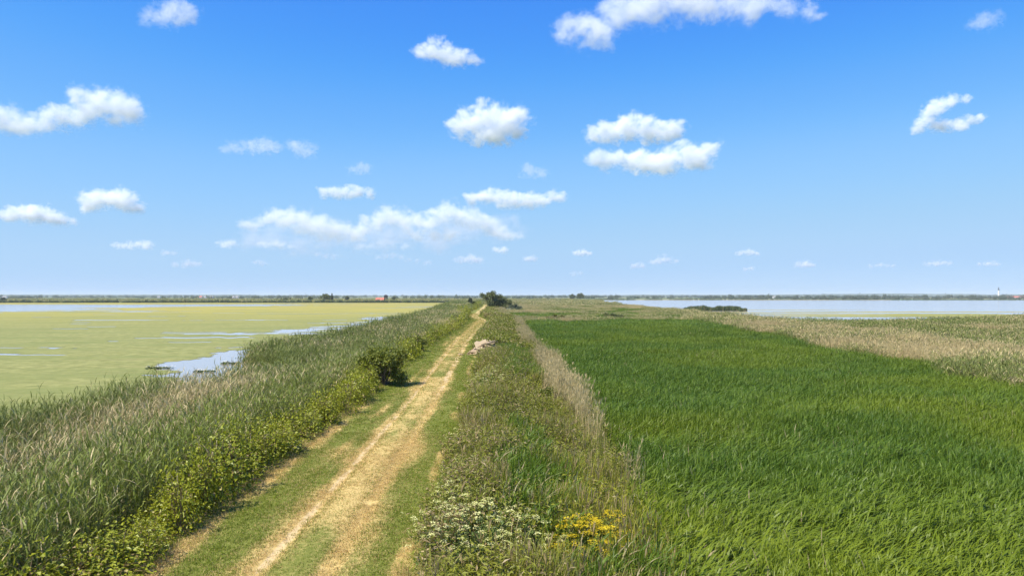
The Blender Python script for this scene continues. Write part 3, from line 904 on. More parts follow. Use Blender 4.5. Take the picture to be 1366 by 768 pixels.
#==PART2==
# ------------------------------------------------------------------ hills and far woods
t = NT('wooded_hill')
p = t.pos()
hn = t.noise(t.scale(p, (1, 1, 3)), 0.02, 5)
M['hill'] = t.done(t.principled(t.mix(hn, (0.035, 0.06, 0.03), (0.08, 0.11, 0.05)), 0.95, 0.1, t.bump(hn, 1.0, 8.0)))
def hill(name, y0, x0, x1, prof, label):
    xs = np.arange(x0, x1, 40.0); rows = [(-900, 0), (-500, .55), (-150, .95), (0, 1.0), (700, .6), (1500, 0)]
    V = []
    for dy, k in rows:
        for x in xs:
            h = float(np.interp(x, prof[0], prof[1]))
            n = float(fbm(np.array([x / 330.0]), np.array([dy / 300.0]), 201, 4)[0])
            n2 = float(fbm(np.array([x / 60.0]), np.array([dy / 60.0]), 203, 2)[0])
            V.append((x, y0 + dy, -1.5 + (h * (.8 + .4 * n) + 4.5 * n2 * (h > 1)) * k))
    m = len(xs)
    F = [(r * m + i, r * m + i + 1, (r + 1) * m + i + 1, (r + 1) * m + i) for r in range(len(rows) - 1) for i in range(m - 1)]
    tag(obj(name, mesh_from(name, V, F, M['hill'], smooth=True)), label, 'hills', kind='structure')
hill('hills', 8200, -8500, 8500, ([-8500, -5600, -4200, -3000, -2700, -1500, 0, 500, 900, 1800, 2700, 3300, 4700, 5300, 6500, 8500],
                                  [20, 24, 21, 22, 17, 15, 14, 15, 18, 21, 22, 29, 31, 26, 24, 22]), 'low wooded hills along the horizon beyond the lakes')

def woods(name, label, y, x0, x1, sp, depth, sx, sz, dens, seed, cat='trees', dr=0.05, coll=None):
    xs = np.arange(x0, x1, sp)
    x = xs + RNG.uniform(-.5, .5, len(xs)) * sp
    keep = fbm(x / (sp * 14), x * 0, seed, 3) > 1 - dens
    x = x[keep]; n = len(x)
    yv = y + RNG.uniform(-.5, .5, n) * depth
    h = (.45 + .9 * fbm(x / (sp * 6), yv / (sp * 6), seed + 3, 3)) * (.7 + .6 * RNG.random(n))
    scatter(name, label, cat, coll or P_scrub, x, yv, np.full(n, dr), .2 + .6 * RNG.random(n), sx * (.7 + .6 * RNG.random(n)), sz * h, z=np.full(n, -1.35 if y < 1400 else -.8))
woods('far_shore_reeds', 'dark reed and bush fringe along the far shore of the lagoon', LEFT_FAR + 7, -760, -60, 2.4, 10, 2.2, 2.6, .86, 211, 'reeds')
woods('far_shore_scrub', 'dark low bush fringe along the far shore of the lake', RIGHT_FAR + 10, 150, 1150, 3.4, 12, 2.6, 2.6, .80, 221, 'bushes')
for k, (yv, sp, sx, sz, dens) in enumerate([(1150, 14, 3.5, 3.2, .40), (1500, 16, 4.0, 4.5, .45), (2100, 14, 6, 7.0, .50), (2900, 15, 7, 8.5, .56), (4000, 16, 9, 10, .66), (5600, 18, 11, 13, .8)]):
    x0, x1 = -.76 * yv - 30, .76 * yv + 30
    if yv < 1400: x1 = 120
    woods('far_woods', 'hazy hedgerows and woods on the flat land before the hills', yv, x0, x1, sp, yv * .09, sx, sz, dens, 230 + k * 7)
woods('far_woods', 'hazy hedgerows and woods on the flat land before the hills', 2000, 180, 1560, 9, 120, 6, 8.5, .72, 290)
# grassy scrub on the land right behind the lagoon
x, y = jgrid(800, 1500, 13.0, lambda v: -1200, lambda v: 110, slope=.76)
keep = fbm(x / 60, y / 30, 295, 3) > .48
x, y = x[keep], y[keep]; n = len(x)
scatter('far_meadow_scrub', 'low scrub and reed patches on the meadows beyond the lagoon', 'bushes', P_reed2, x, y, .1 + .3 * fbm(x / 80, y / 40, 296, 3), .3 * np.ones(n), 2.2 + RNG.random(n), .6 + .5 * RNG.random(n))

# ------------------------------------------------------------------ trees and bushes
def foliage(name, blobs, n, L, w, mat, shell=.35, up=.2):
    r = Ribbon()
    vol = [b[3] ** 2 for b in blobs]; tot = sum(vol)
    for b, v in zip(blobs, vol):
        for i in range(int(n * v / tot)):
            d = Vector((random.gauss(0, 1), random.gauss(0, 1), random.gauss(0, 1))).normalized()
            rr = b[3] * (1 - shell * rv() ** 1.5) * (.80 + .45 * rv() ** 2)
            p = Vector(b[:3]) + Vector((d.x * rr, d.y * rr, d.z * rr * .85))
            dd = (d + Vector((random.gauss(0, .7), random.gauss(0, .7), random.gauss(0, .7) + up))).normalized()
            nn = (d * .6 + Vector((random.gauss(0, .5), random.gauss(0, .5), .6 + random.gauss(0, .3)))).normalized()
            r.leaf(p, dd, nn, L * (.6 + .8 * rv()), w * (.6 + .8 * rv()), (rv(), rv(), 0.0))
    return r.mesh(name, mat)
def limb_mesh(name, segs, mat, n=7):
    r = Ribbon()
    for pts, rad in segs: r.tube([Vector(p) for p in pts], rad, (0, 0, 1), n)
    me = r.mesh(name, mat)
    me.polygons.foreach_set('use_smooth', np.ones(len(me.polygons), bool))
    return me
LF = {}
def green(name, a, b, dry=0.0, trans=.25, spec=.3):
    if name not in LF:
        LF[name] = leaf_material(name, a, b, tuple((x + y_) / 2 for x, y_ in zip(a, b)), (0.45, .34, .16), (.3, .2, .1), trans=trans, spec=spec, instancer=False, dry=dry)
    return LF[name]
DARK = green('dark_olive_leaf', (0.065, 0.090, 0.012), (0.215, 0.225, 0.030))
MID = green('mid_green_leaf', (0.075, 0.10, 0.03), (0.23, 0.25, 0.085))
GREY = green('grey_green_leaf', (0.10, 0.125, 0.07), (0.22, 0.25, 0.14))
DEEP = green('deep_green_leaf', (0.035, 0.052, 0.016), (0.11, 0.135, 0.04))

def tree(name, label, cat, x, y, h, w, mat, n=2600, leaf=.35, group=None, kind='round', z=None):
    z = gz(x, y) if z is None else z
    t_ = empty(name, (x, y, z)); tag(t_, label, cat, group)
    segs = []; blobs = []
    th = h * .42
    if kind == 'poplar':
        for k in range(7):
            f = k / 6
            blobs.append((random.gauss(0, .04) * w, random.gauss(0, .04) * w, h * (.16 + .76 * f), w * .5 * (1 - .62 * f ** 1.6) * (.85 + .3 * rv())))
        segs.append(([(0, 0, -.2), (0, 0, h * .4), (0, 0, h * .9)], [.03 * h, .02 * h, .006 * h]))
    else:
        segs.append(([(0, 0, -.2), (.03 * w, 0, th * .5), (.02 * w, .02 * w, th)], [.035 * h, .028 * h, .022 * h]))
        nb = 22
        for k in range(nb):
            a = k * 2.4 + rv(); rr = w * .5 * (.2 + .75 * rv()); zz = h * (.30 + .60 * rv() * (1 - .45 * rr / w))
            rad = w * (.075 + .085 * rv())
            if k == 0: rr, zz, rad = w * .05, h * .86, w * .14
            c = (rr * math.cos(a), rr * math.sin(a), zz); blobs.append((*c, rad))
            segs.append(([(0.02 * w, .02 * w, th * (.6 + .4 * rv())), (c[0] * .5, c[1] * .5, th + (zz - th) * .55), c], [.016 * h, .011 * h, .004 * h]))
    obj('trunk', limb_mesh(name + '_trunk', segs, M['bark']), t_)
    obj('crown', foliage(name + '_crown', blobs, n, leaf, leaf * .42, mat, shell=.9), t_)
    return t_
def bush(name, label, cat, x, y, h, w, mat, n=3000, leaf=.09, group=None, squash=1.0, z=None):
    z = gz(x, y) if z is None else z
    t_ = empty(name, (x, y, z)); tag(t_, label, cat, group)
    blobs = []; segs = []
    for k in range(24):
        a = k * 2.4 + rv() * .8; rr = w * .5 * (.15 + .72 * rv()); zz = h * (.14 + .68 * rv() * (1 - .5 * rr / w))
        rad = min(w, h) * (.09 + .11 * rv())
        if k < 2: rr, zz = w * .1, h * (.78 - .1 * k)
        c = (rr * math.cos(a), rr * math.sin(a) * squash, zz); blobs.append((*c, rad))
        segs.append(([(random.gauss(0, .05) * w, random.gauss(0, .05) * w, -.1), (c[0] * .55, c[1] * .55, zz * .6), c], [.018 * h, .012 * h, .004 * h]))
    obj('stem', limb_mesh(name + '_stem', segs, M['bark'], 5), t_)
    obj('crown', foliage(name + '_crown', blobs, n, leaf, leaf * .40, mat, shell=.9), t_)
    return t_

bush('round_bush', 'round dark olive bush beside the mown track, casting a small shadow', 'bush', -8.0, 46.0, 2.8, 3.7, green('olive_leaf', (.085, .115, .014), (.27, .28, .035)), 7500, .13)
bush('verge_bush', 'smaller dark bush at the reed edge, beyond the round olive bush', 'bush', -9.5, 74, 1.9, 2.3, DARK, 2200, .17)
bush('verge_bush', 'dark shrub growing at the foot of the dry reed belt', 'bush', 1.75, 38.5, 1.75, 2.1, DARK, 3600, .10)
bush('marsh_bush', 'rounded darker bush in the far end of the green marsh', 'bush', 25, 190, 2.6, 9, MID, 1500, .45)
bush('marsh_bush', 'low dark bush in the green marsh beside a tan patch', 'bush', 11, 180, 2.4, 8, DARK, 1500, .45)
bush('verge_bush', 'yellow green bush among the reeds where the track bends', 'bush', -14.0, 150, 2.4, 6, green('yellow_green_leaf', (.14, .19, .03), (.26, .30, .05)), 2200, .28)
# the trees where the track runs out of sight
tree('track_tree', 'tallest tree with leafy crown standing beside the far end of the track', 'tree', -8.0, 300, 7.9, 8.5, MID, 4600, .42)
tree('track_tree', 'lower broad tree leaning against the tallest tree by the track', 'tree', -3.6, 303, 6.4, 7.5, MID, 3200, .42)
bush('track_bush', 'very dark low bush at the foot of the tallest tree by the track', 'bush', -7.8, 288, 3.4, 5.4, DEEP, 2400, .36)
bush('track_bush', 'grey green shrub at the right of the trees by the track', 'bush', .6, 298, 4.2, 6.5, GREY, 2000, .36)
bush('track_bush', 'grey shrub low beside the very dark bush by the track', 'bush', -2.6, 288, 2.6, 7.5, green('pale_grey_leaf', (.22, .22, .17), (.36, .35, .28)), 1800, .33)
tree('track_tree', 'small dark tree on the left side of the track before the tall trees', 'tree', -17.5, 345, 3.4, 3.4, DEEP, 1200, .42)
tree('track_tree', 'slim small tree left of the track, farther than the dark one', 'tree', -26.5, 480, 6.0, 3.6, DEEP, 1200, .55)
# the pair beyond the lake and those by the red roofed farm
tree('lone_tree', 'smaller of the two round trees alone on the plain', 'tree', *(W(763.5, 398.6, -1)[0] * 0 + (763.5 - 683) * 1.3, 1300), 10.0, 11.0, MID, 1500, 1.1, z=-.8)
tree('lone_tree', 'larger of the two round trees alone on the plain', 'tree', (775 - 683) * 1.3, 1302, 11.8, 15.0, MID, 2200, 1.1, z=-.8)
def farx(px, d): return (px - 683) * d / 1000.0
tree('farm_tree', 'broad dark tree beyond the lagoon with a slim poplar at its side', 'tree', farx(434.5, 900), 900, 9.4, 13.5, MID, 2200, .9, z=-1)
tree('poplar_tree', 'slim poplar beside the broad dark tree beyond the lagoon', 'tree', farx(443, 902), 902, 10.2, 3.4, DEEP, 900, .7, kind='poplar', z=-1)
tree('farm_tree', 'small round tree left of the broad dark tree beyond the lagoon', 'tree', farx(413.5, 905), 905, 6.4, 6.0, MID, 900, .8, z=-1)
tree('farm_tree', 'small upright tree between the broad dark tree and the red roofed house', 'tree', farx(463, 900), 900, 6.6, 4.6, DEEP, 800, .7, z=-1)
tree('farm_tree', 'small tree just right of the dark timber lookout tower', 'tree', farx(525, 900), 900, 6.6, 5.0, MID, 800, .7, z=-1)
bush('farm_bush', 'wide low clump of bushes on the lagoon far shore, left of the farm trees', 'bush', farx(381, 900), 900, 5.0, 15, MID, 1200, .9, z=-1)
tree('shore_tree', 'dark tree on the lagoon far shore beside a white house', 'tree', farx(4.5, 880), 880, 5.0, 7.5, DEEP, 900, .8, z=-1.2)

# ------------------------------------------------------------------ flowering weeds on the right verge
def petals(name, heads, mat, each, rad, s):
    r = Ribbon()
    for c in heads:
        k0 = rv()
        for i in range(each):
            a = rv() * 6.283; q = rad * math.sqrt(rv())
            p = Vector(c) + Vector((q * math.cos(a), q * math.sin(a), rad * .45 * (1 - (q / rad) ** 2) + random.gauss(0, .006)))
            d = Vector((random.gauss(0, 1), random.gauss(0, 1), .15)).normalized()
            r.leaf(p, d, Vector((random.gauss(0, .4), random.gauss(0, .4), 1)).normalized(), s * (.7 + .6 * rv()), s * .45, (.4 * k0 + .6 * rv(), 1, 0.0))
    return r.mesh(name, mat)
def bloom(name, a, b):
    t = NT(name); c = t.sepc(t.attr('vcol', out='Color'))
    col = t.mix(c[0], a, b)
    return t.done(t.mixsh(.3, t.principled(col, .7, .2), t.translucent(col)))
M['cream'] = bloom('cream_blossom', (0.46, 0.47, 0.10), (0.86, 0.82, 0.42))
M['yellow'] = bloom('yellow_blossom', (0.50, 0.38, 0.015), (0.80, 0.62, 0.03))
FLEAF = green('flower_weed_leaf', (0.09, 0.14, 0.03), (0.20, 0.26, 0.06))
def flower_proto(name, cat, label, mat, heads_n, h, w, head_r, each, s, x, y, group=None, sc=1.0):
    t_ = empty(name, (x, y, gz(x, y)), rv() * 6); tag(t_, label, cat, group); t_.scale = (sc, sc, sc)
    heads = []; segs = []
    for k in range(heads_n):
        a = rv() * 6.283; q = math.sqrt(rv())
        zz = h * (1 - .35 * q * q) * ((.60 + .45 * rv()) if mat is M['cream'] else (.78 + .28 * rv()))
        c = (w * q * math.cos(a), w * q * math.sin(a), zz); heads.append(c)
        if k % 2 == 0:
            segs.append(([(c[0] * .35, c[1] * .35, -.1), (c[0] * .75, c[1] * .75, zz * .6), c], [.009, .007, .003]))
    obj('stalk', limb_mesh(name + '_stalk', segs, M['stalk'], 4), t_)
    blobs = [(w * .55 * math.cos(k * 2.4) * rv(), w * .55 * math.sin(k * 2.4) * rv(), h * (.25 + .4 * rv()), w * (.30 + .2 * rv())) for k in range(9)]
    obj('foliage', foliage(name + '_foliage', blobs, 1500, .085, .02, FLEAF, shell=.9), t_)
    obj('blossom', petals(name + '_blossom', heads, mat, each, head_r, s), t_)
    return t_
CG = 'cream flowered weeds along the right verge'
def fl_xy(px, py, z=.7): return W(px, py, z)
c1 = flower_proto('cream_flowered_weed', 'weed', 'largest cream flowered weed, massed with blossom, on the verge opposite the yellow flowers', M['cream'], 115, 1.5, 1.3, .075, 22, .034, -.85, 15.0)
c2 = flower_proto('cream_flowered_weed', 'weed', 'cream flowered weed between the largest cream one and the yellow flowers', M['cream'], 62, 1.45, 1.0, .07, 20, .034, .2, 15.2)
c3 = flower_proto('cream_flowered_weed', 'weed', 'cream flowered weed with scattered heads on the right verge before the dark shrub', M['cream'], 55, 1.2, .6, .065, 18, .034, -1.35, 17.6, CG)
for px, py, sc in ((605, 665, .7), (620, 578, .85), (632, 556, .8), (752, 628, .95), (652, 512, 1.1), (664, 494, 1.1), (641, 488, .9), (662, 449, 1.2), (645, 440, 1.1), (656, 432, 1.2), (648, 530, .9), (615, 620, .7), (700, 590, .7), (668, 475, 1.1), (598, 640, .55), (612, 600, .6), (640, 545, .7), (624, 590, .6), (730, 575, .6), (676, 520, .8), (650, 478, .8), (672, 455, 1.0), (720, 660, .6), (640, 620, .6), (628, 610, .5)):
    x, y = fl_xy(px, py, .8 * sc)
    copy_tree(c3 if sc < 1.05 else (c1 if sc > 1.25 else c2), (x, y, gz(x, y)), rv() * 6, sc * (.85 + .3 * rv()))
for o in list(COL.objects):
    if o.name.startswith('cream_flowered_weed.') and o not in (c1, c2, c3) and o.type == 'EMPTY':
        yy_ = o.location.y
        o['label'] = c3['label'] if yy_ < 36 else 'cream flowered weed on the right verge between the dark shrub and the rubble heap' if yy_ < 68 else 'cream flowered weed on the right verge beyond the rubble heap'
        o['group'] = CG if yy_ < 36 else 'cream flowered weeds before the rubble heap' if yy_ < 68 else 'cream flowered weeds beyond the rubble heap'
y1 = flower_proto('yellow_flowered_weed', 'weed', 'bushy golden yellow flowered weed lowest on the right verge', M['yellow'], 170, 1.55, 1.0, .085, 26, .034, 1.45, 15.2)
y2 = flower_proto('yellow_flowered_weed', 'weed', 'smaller yellow flowered weed just behind the bushy golden one', M['yellow'], 110, 1.55, .85, .08, 22, .034, 2.0, 16.2)
y3 = flower_proto('yellow_flowered_weed', 'weed', 'sparse yellow flowered weed at the border of weeds and green marsh', M['yellow'], 40, 1.2, .5, .06, 14, .028, 2.8, 15.8)

# ------------------------------------------------------------------ heap of pale broken slabs and beams by the track
t = NT('bleached_slab')
p = t.coord('Object')
sn = t.noise(p, 3.5, 5); sn2 = t.noise(t.scale(p, (1, 8, 8)), 3.0, 3)
oi = t.n.new('ShaderNodeObjectInfo')
base = t.mix(oi.outputs['Random'], (0.33, 0.235, 0.14), (0.46, 0.355, 0.22))
M['slab'] = t.done(t.principled(t.mix(t.math('MULTIPLY', t.ramp(sn, .45, .75), .55), base, (0.30, 0.22, 0.17)), .9, .2, t.bump(t.math('ADD', sn, sn2), .5, .03)))
def slab(L, w, h, loc, rot, label):
    L *= 1.1; w *= 1.0; h *= .95
    bm = bmesh.new()
    bmesh.ops.create_cube(bm, size=1)
    bmesh.ops.scale(bm, vec=(L, w, h), verts=bm.verts)
    bmesh.ops.subdivide_edges(bm, edges=[e for e in bm.edges if abs((e.verts[0].co - e.verts[1].co).x) > L * .5], cuts=3)
    for v in bm.verts:
        v.co += Vector((random.gauss(0, .035) * min(L, .9), random.gauss(0, .05) * w * 1.5, random.gauss(0, .05) * h * 2))
    bmesh.ops.bevel(bm, geom=bm.edges[:], offset=.018, segments=1, affect='EDGES')
    me = bpy.data.meshes.new('slab'); bm.to_mesh(me); bm.free(); me.materials.append(M['slab'])
    o = obj('broken_stone' if w > .3 else 'broken_timber', me); o.location = loc; o.rotation_euler = rot
    return tag(o, label, 'rubble', 'pale rubble heaped by the track', kind='thing')
def hp(dx, dy, dz): return (HX + dx * 1.12, HY + dy * 1.12, HZ + dz * 1.25)
slab(1.9, .22, .16, hp(-.62, -.25, .62), (R(12), R(-30), R(8)), 'long pale beam sloping down the track side of the rubble heap')
slab(1.2, .24, .16, hp(.30, -.28, 1.0), (R(-8), R(-14), R(5)), 'short pale beam lying across the top of the rubble heap')
SL = 'large pale tan slab piled in the rubble heap beside the track'
for L, w, h, dx, dy, dz, a, b, c in ((1.0, .75, .16, -.28, -.1, .85, 50, -15, 10), (.9, .7, .15, .25, -.35, .42, 55, 8, -12), (.85, .6, .15, .75, -.35, .35, 60, 35, 10),
                                     (.7, .5, .16, -.15, -.5, .35, 62, -60, 0), (.8, .55, .14, -.85, -.35, .3, 40, -20, 15), (1.1, .8, .16, .1, .15, .98, 12, -10, 30),
                                     (.9, .6, .15, .62, .1, .72, 25, 28, -20), (.9, .7, .2, 0, .1, .45, 5, 12, 40), (.8, .6, .18, -.6, .2, .35, 10, -22, 70), (1.0, .6, .16, .95, .15, .25, 15, 40, 15),
                                     (.5, .4, .14, 1.25, -.25, .12, 8, 14, 35), (.45, .35, .13, -1.25, -.35, .12, 10, -10, 50)):
    slab(L, w, h, hp(dx, dy, dz), (R(a), R(b), R(c)), SL)
rs = random.Random(5)
for k in range(16):
    a = rs.uniform(0, 6.283); q = rs.uniform(.35, 1.0)
    slab(rs.uniform(.25, .75), rs.uniform(.31, .42), rs.uniform(.1, .2), hp(1.35 * q * math.cos(a), .85 * q * math.sin(a) - .15, (1 - q) * .85 + .12 + rs.uniform(0, .12)),
         (rs.uniform(-.7, .7), rs.uniform(-.7, .7), rs.uniform(0, 3)), 'small broken stone lying on the rubble heap beside the track')
slab(.35, .31, .16, (W(615, 474)[0], W(615, 474)[1], .1), (R(10), R(12), R(40)), 'small lone stone on the rut edge just before the rubble heap')
bm = bmesh.new()
bmesh.ops.create_icosphere(bm, subdivisions=3, radius=1)
for v in bm.verts:
    n = .8 + .4 * float(fbm(np.array([v.co.x * 2 + 5]), np.array([v.co.y * 2 + v.co.z]), 301, 3)[0])
    v.co = Vector((v.co.x * 1.3 * n, v.co.y * .8 * n, v.co.z * .8 * n))
me = bpy.data.meshes.new('soil_mound'); bm.to_mesh(me); bm.free(); me.materials.append(plain('mound_soil', (.36, .27, .20), .95, .4, 5, .1, .6))
o = obj('soil_mound', me); o.location = hp(0, .15, 0); tag(o, 'brown soil mound inside the heap of pale slabs', 'mound')

# ------------------------------------------------------------------ floating plants on the open pool
PAD = green('floating_leaf', (0.05, 0.08, 0.02), (0.13, 0.16, 0.05))
M['white_bloom'] = bloom('white_blossom', (.7, .7, .62), (.85, .85, .8))
def raft(px0, px1, py, label):
    x0, y = W(px0, py, WATER_Z); x1, _ = W(px1, py, WATER_Z)
    t_ = empty('floating_plant', ((x0 + x1) / 2, y, WATER_Z)); tag(t_, label, 'water plant', 'floating plants on the open pool')
    L = x1 - x0; r = Ribbon(); heads = []
    for i in range(150):
        p = Vector((random.uniform(-.5, .5) * L, random.gauss(0, .3), .02 + .12 * rv() ** 2))
        d = Vector((random.gauss(0, 1), random.gauss(0, 1), .2)).normalized()
        r.leaf(p, d, Vector((random.gauss(0, .3), random.gauss(0, .3), 1)).normalized(), .24, .09, (rv(), 1, 0))
        if i % 13 == 0: heads.append((p.x, p.y, .2))
    obj('leaves', r.mesh('raft_leaves', PAD), t_)
    obj('blossom', petals('raft_blossom', heads, M['white_bloom'], 7, .14, .11), t_)
raft(197, 230, 491.5, 'widest raft of floating leaves at the mouth of the open pool')
raft(259, 287, 496, 'raft of floating leaves flecked white in the middle of the pool')
raft(297, 318, 485, 'dark raft of floating leaves near the reed corner of the pool')

# ------------------------------------------------------------------ reed islands in the right lake
def island(px0, px1, py, hgt, label, n, group='reed islands standing in the lake'):
    x0, y = W(px0, py, WATER_Z); x1, _ = W(px1, py, WATER_Z)
    t_ = empty('reed_island', ((x0 + x1) / 2, y, WATER_Z)); tag(t_, label, 'reed island', group)
    L = x1 - x0; r = Ribbon()
    for i in range(n):
        p = Vector((random.uniform(-.5, .5) * L, random.gauss(0, 1.8) if L > 6 else random.gauss(0, .5), -.1))
        e = 1 - (2 * abs(p.x) / L) ** 6 * .35
        h = hgt * e * (.75 + .45 * rv()) * (.6 + .6 * float(vnoise(np.array([p.x / 2.4 + 40]), np.array([1.5]), 9)[0]))
        for k in range(5):
            s = Vector((random.gauss(0, 1), random.gauss(0, 1), 0)).normalized()
            q = p + Vector((random.gauss(0, .3), random.gauss(0, .3), 0)); o_ = Vector((random.gauss(.15, .25), random.gauss(0, .25), 0))
            r.strip([q, q + Vector((0, 0, h * .6)) + o_ * .3, q + Vector((0, 0, h * (.8 + .2 * rv()))) + o_ * h * .35], [.05, .09, .01], s, (rv(), rv(), 0))
    obj('reeds', r.mesh('island_reeds', green('island_reed_leaf', (.055, .085, .03), (.15, .185, .07), dry=.06)), t_)
island(917, 987, 414.3, 2.7, 'long dense reed island standing in the lake', 900)
island(912.5, 916, 414, 2.4, 'small reed clump at the end of the long island with a clear gap', 45)
island(985, 990.5, 415, 2.4, 'small reed clump close against the long reed island', 55)
island(991.5, 995, 414.5, 2.2, 'outermost small reed clump beyond the one hugging the long island', 40)

# ------------------------------------------------------------------ far buildings
M['white_wall'] = plain('white_plaster', (.78, .76, .72), .85, .06, .4)
M['red_roof'] = plain('red_roof_tile', (.50, .15, .10), .8, .2, .8)
M['grey_roof'] = plain('grey_roof', (.30, .28, .27), .8, .2, .8)
M['dark_wood'] = plain('dark_timber', (.05, .045, .045), .85, .3, 2)
M['pane'] = plain('window_pane', (.04, .05, .06), .15, .1, 1, .5)
def boxme(name, sx, sy, sz, mat, z0=0.0):
    V = [(x * sx / 2, y * sy / 2, z0 + z * sz) for z in (0, 1) for x, y in ((-1, -1), (1, -1), (1, 1), (-1, 1))]
    return mesh_from(name, V, [(0, 3, 2, 1), (4, 5, 6, 7), (0, 1, 5, 4), (1, 2, 6, 5), (2, 3, 7, 6), (3, 0, 4, 7)], mat)
def house(px, d, L, Dp, hw, hr, wall, roof, label, rz=0.0, group=None, z=-1.0):
    t_ = empty('house', (farx(px, d), d, z), rz); tag(t_, label, 'house', group)
    V = [(-L / 2, -Dp / 2, -.5), (L / 2, -Dp / 2, -.5), (L / 2, Dp / 2, -.5), (-L / 2, Dp / 2, -.5), (-L / 2, -Dp / 2, hw), (L / 2, -Dp / 2, hw), (L / 2, Dp / 2, hw), (-L / 2, Dp / 2, hw), (-L / 2, 0, hw + hr * .96), (L / 2, 0, hw + hr * .96)]
    obj('wall', mesh_from('house_wall', V, [(0, 1, 5, 4), (2, 3, 7, 6), (1, 2, 6, 9, 5), (3, 0, 4, 8, 7), (0, 3, 2, 1)], wall), t_)
    e = .5; k = hr / (Dp / 2); lo = hw - e * k
    V = []
    for dz in (.05, .3):
        V += [(-L / 2 - e, -Dp / 2 - e, lo + dz), (L / 2 + e, -Dp / 2 - e, lo + dz), (L / 2 + e, 0, hw + hr + dz), (-L / 2 - e, 0, hw + hr + dz), (L / 2 + e, Dp / 2 + e, lo + dz), (-L / 2 - e, Dp / 2 + e, lo + dz)]
    rf = obj('roof', mesh_from('house_roof', V, [(6, 7, 8, 9), (9, 8, 10, 11), (0, 3, 2, 1), (3, 5, 4, 2), (0, 1, 7, 6), (5, 11, 10, 4), (0, 6, 9, 3), (3, 9, 11, 5), (1, 2, 8, 7), (2, 4, 10, 8)], roof), t_)
    ch = obj('chimney', boxme('chimney', .7, .7, 1.6, wall), rf); ch.location = (L * .25, Dp * .12, hw + hr * .6)
    dm = obj('door', boxme('door', 1.1, .1, 2.1, M['dark_wood']), t_); dm.location = (L * .05, -Dp / 2 - .04, 0)
    for fx in (-.32, .32):
        wd = obj('window', boxme('window', 1.3, .1, 1.2, M['pane']), t_); wd.location = (L * fx, -Dp / 2 - .04, .9)
    return t_
house(507, 900, 9.0, 6.5, 1.9, 2.6, M['white_wall'], M['red_roof'], 'farmhouse with a bright red roof beside the dark lookout tower', z=-1.0)
for k, (px, d, L, r_, lb) in enumerate([(6.5, 1900, 11, 'grey_roof', 'white house behind the dark tree on the lagoon far shore'), (212, 2300, 8, 'grey_roof', 'small lone white house on the hazy plain'),
                                     (268, 2000, 7, 'red_roof', 'white house in the loose row of three on the plain'), (273.5, 1980, 5, 'grey_roof', 'white house in the loose row of three on the plain'),
                                     (282, 2010, 9, 'grey_roof', 'white house in the loose row of three on the plain'), (311.5, 1950, 5, 'grey_roof', 'narrower of a close pair of white houses on the plain'),
                                     (316, 1955, 7, 'grey_roof', 'wider of a close pair of white houses on the plain'), (1032.5, 2000, 6, 'grey_roof', 'tiny white house alone behind the wide lake')]):
    house(px, d, L, 6, 4.2 if d > 1925 else 3.6, 2.2, M['white_wall'], M[r_], lb, z=-.6, rz=0.0, group='white houses in a loose row' if 'three' in lb else None)
for k, (px, L) in enumerate([(1345, 10), (1349.5, 9), (1354, 11), (1359.5, 12), (1365, 13), (1371, 12)]):
    house(px, 2150 + (k % 2) * 14, L, 8, 3.0, 3.0, M['white_wall'], M['red_roof'], 'white walled red roofed house in the lakeside row below the white tower', z=-.6, group='lakeside row of red roofed houses')
# timber lookout tower
t_ = empty('lookout_tower', (farx(514.7, 905), 905, -1.0)); tag(t_, 'dark timber lookout tower with a roofed cabin beside the red roofed farmhouse', 'tower')
for sx in (-1, 1):
    for sy in (-1, 1):
        l_ = obj('leg', mesh_from('tower_leg', [(-.18, -.18, -.3), (.18, -.18, -.3), (.18, .18, -.3), (-.18, .18, -.3), (-.15 - sx * .2, -.15 - sy * .2, 6), (.15 - sx * .2, -.15 - sy * .2, 6), (.15 - sx * .2, .15 - sy * .2, 6), (-.15 - sx * .2, .15 - sy * .2, 6)],
                            [(0, 3, 2, 1), (4, 5, 6, 7), (0, 1, 5, 4), (1, 2, 6, 5), (2, 3, 7, 6), (3, 0, 4, 7)], M['dark_wood']), t_)
        l_.location = (sx * 1.7, sy * 1.7, 0)
for zz in (1.3, 3.0):
    b_ = obj('platform', boxme('platform', 4.2, 4.2, .25, M['dark_wood']), t_); b_.location = (0, 0, zz)
    b_ = obj('railing', boxme('railing', 4.3, 4.3, .5, M['dark_wood']), t_); b_.location = (0, 0, zz + .45)
cb = obj('cabin', boxme('cabin', 3.9, 3.9, 2.9, M['dark_wood']), t_); cb.location = (0, 0, 4.3)
for sx in (-.9, .9):
    wd = obj('window', boxme('window', .9, .08, .8, M['pane']), cb); wd.location = (sx, -1.96, 1.5)
rfV = [(-2.5, -2.5, 0), (2.5, -2.5, 0), (2.5, 2.5, 0), (-2.5, 2.5, 0), (-.8, -.8, 1.1), (.8, -.8, 1.1), (.8, .8, 1.1), (-.8, .8, 1.1)]
rf = obj('roof', mesh_from('tower_roof', rfV, [(0, 3, 2, 1), (4, 5, 6, 7), (0, 1, 5, 4), (1, 2, 6, 5), (2, 3, 7, 6), (3, 0, 4, 7)], M['dark_wood']), t_); rf.location = (0, 0, 7.25)
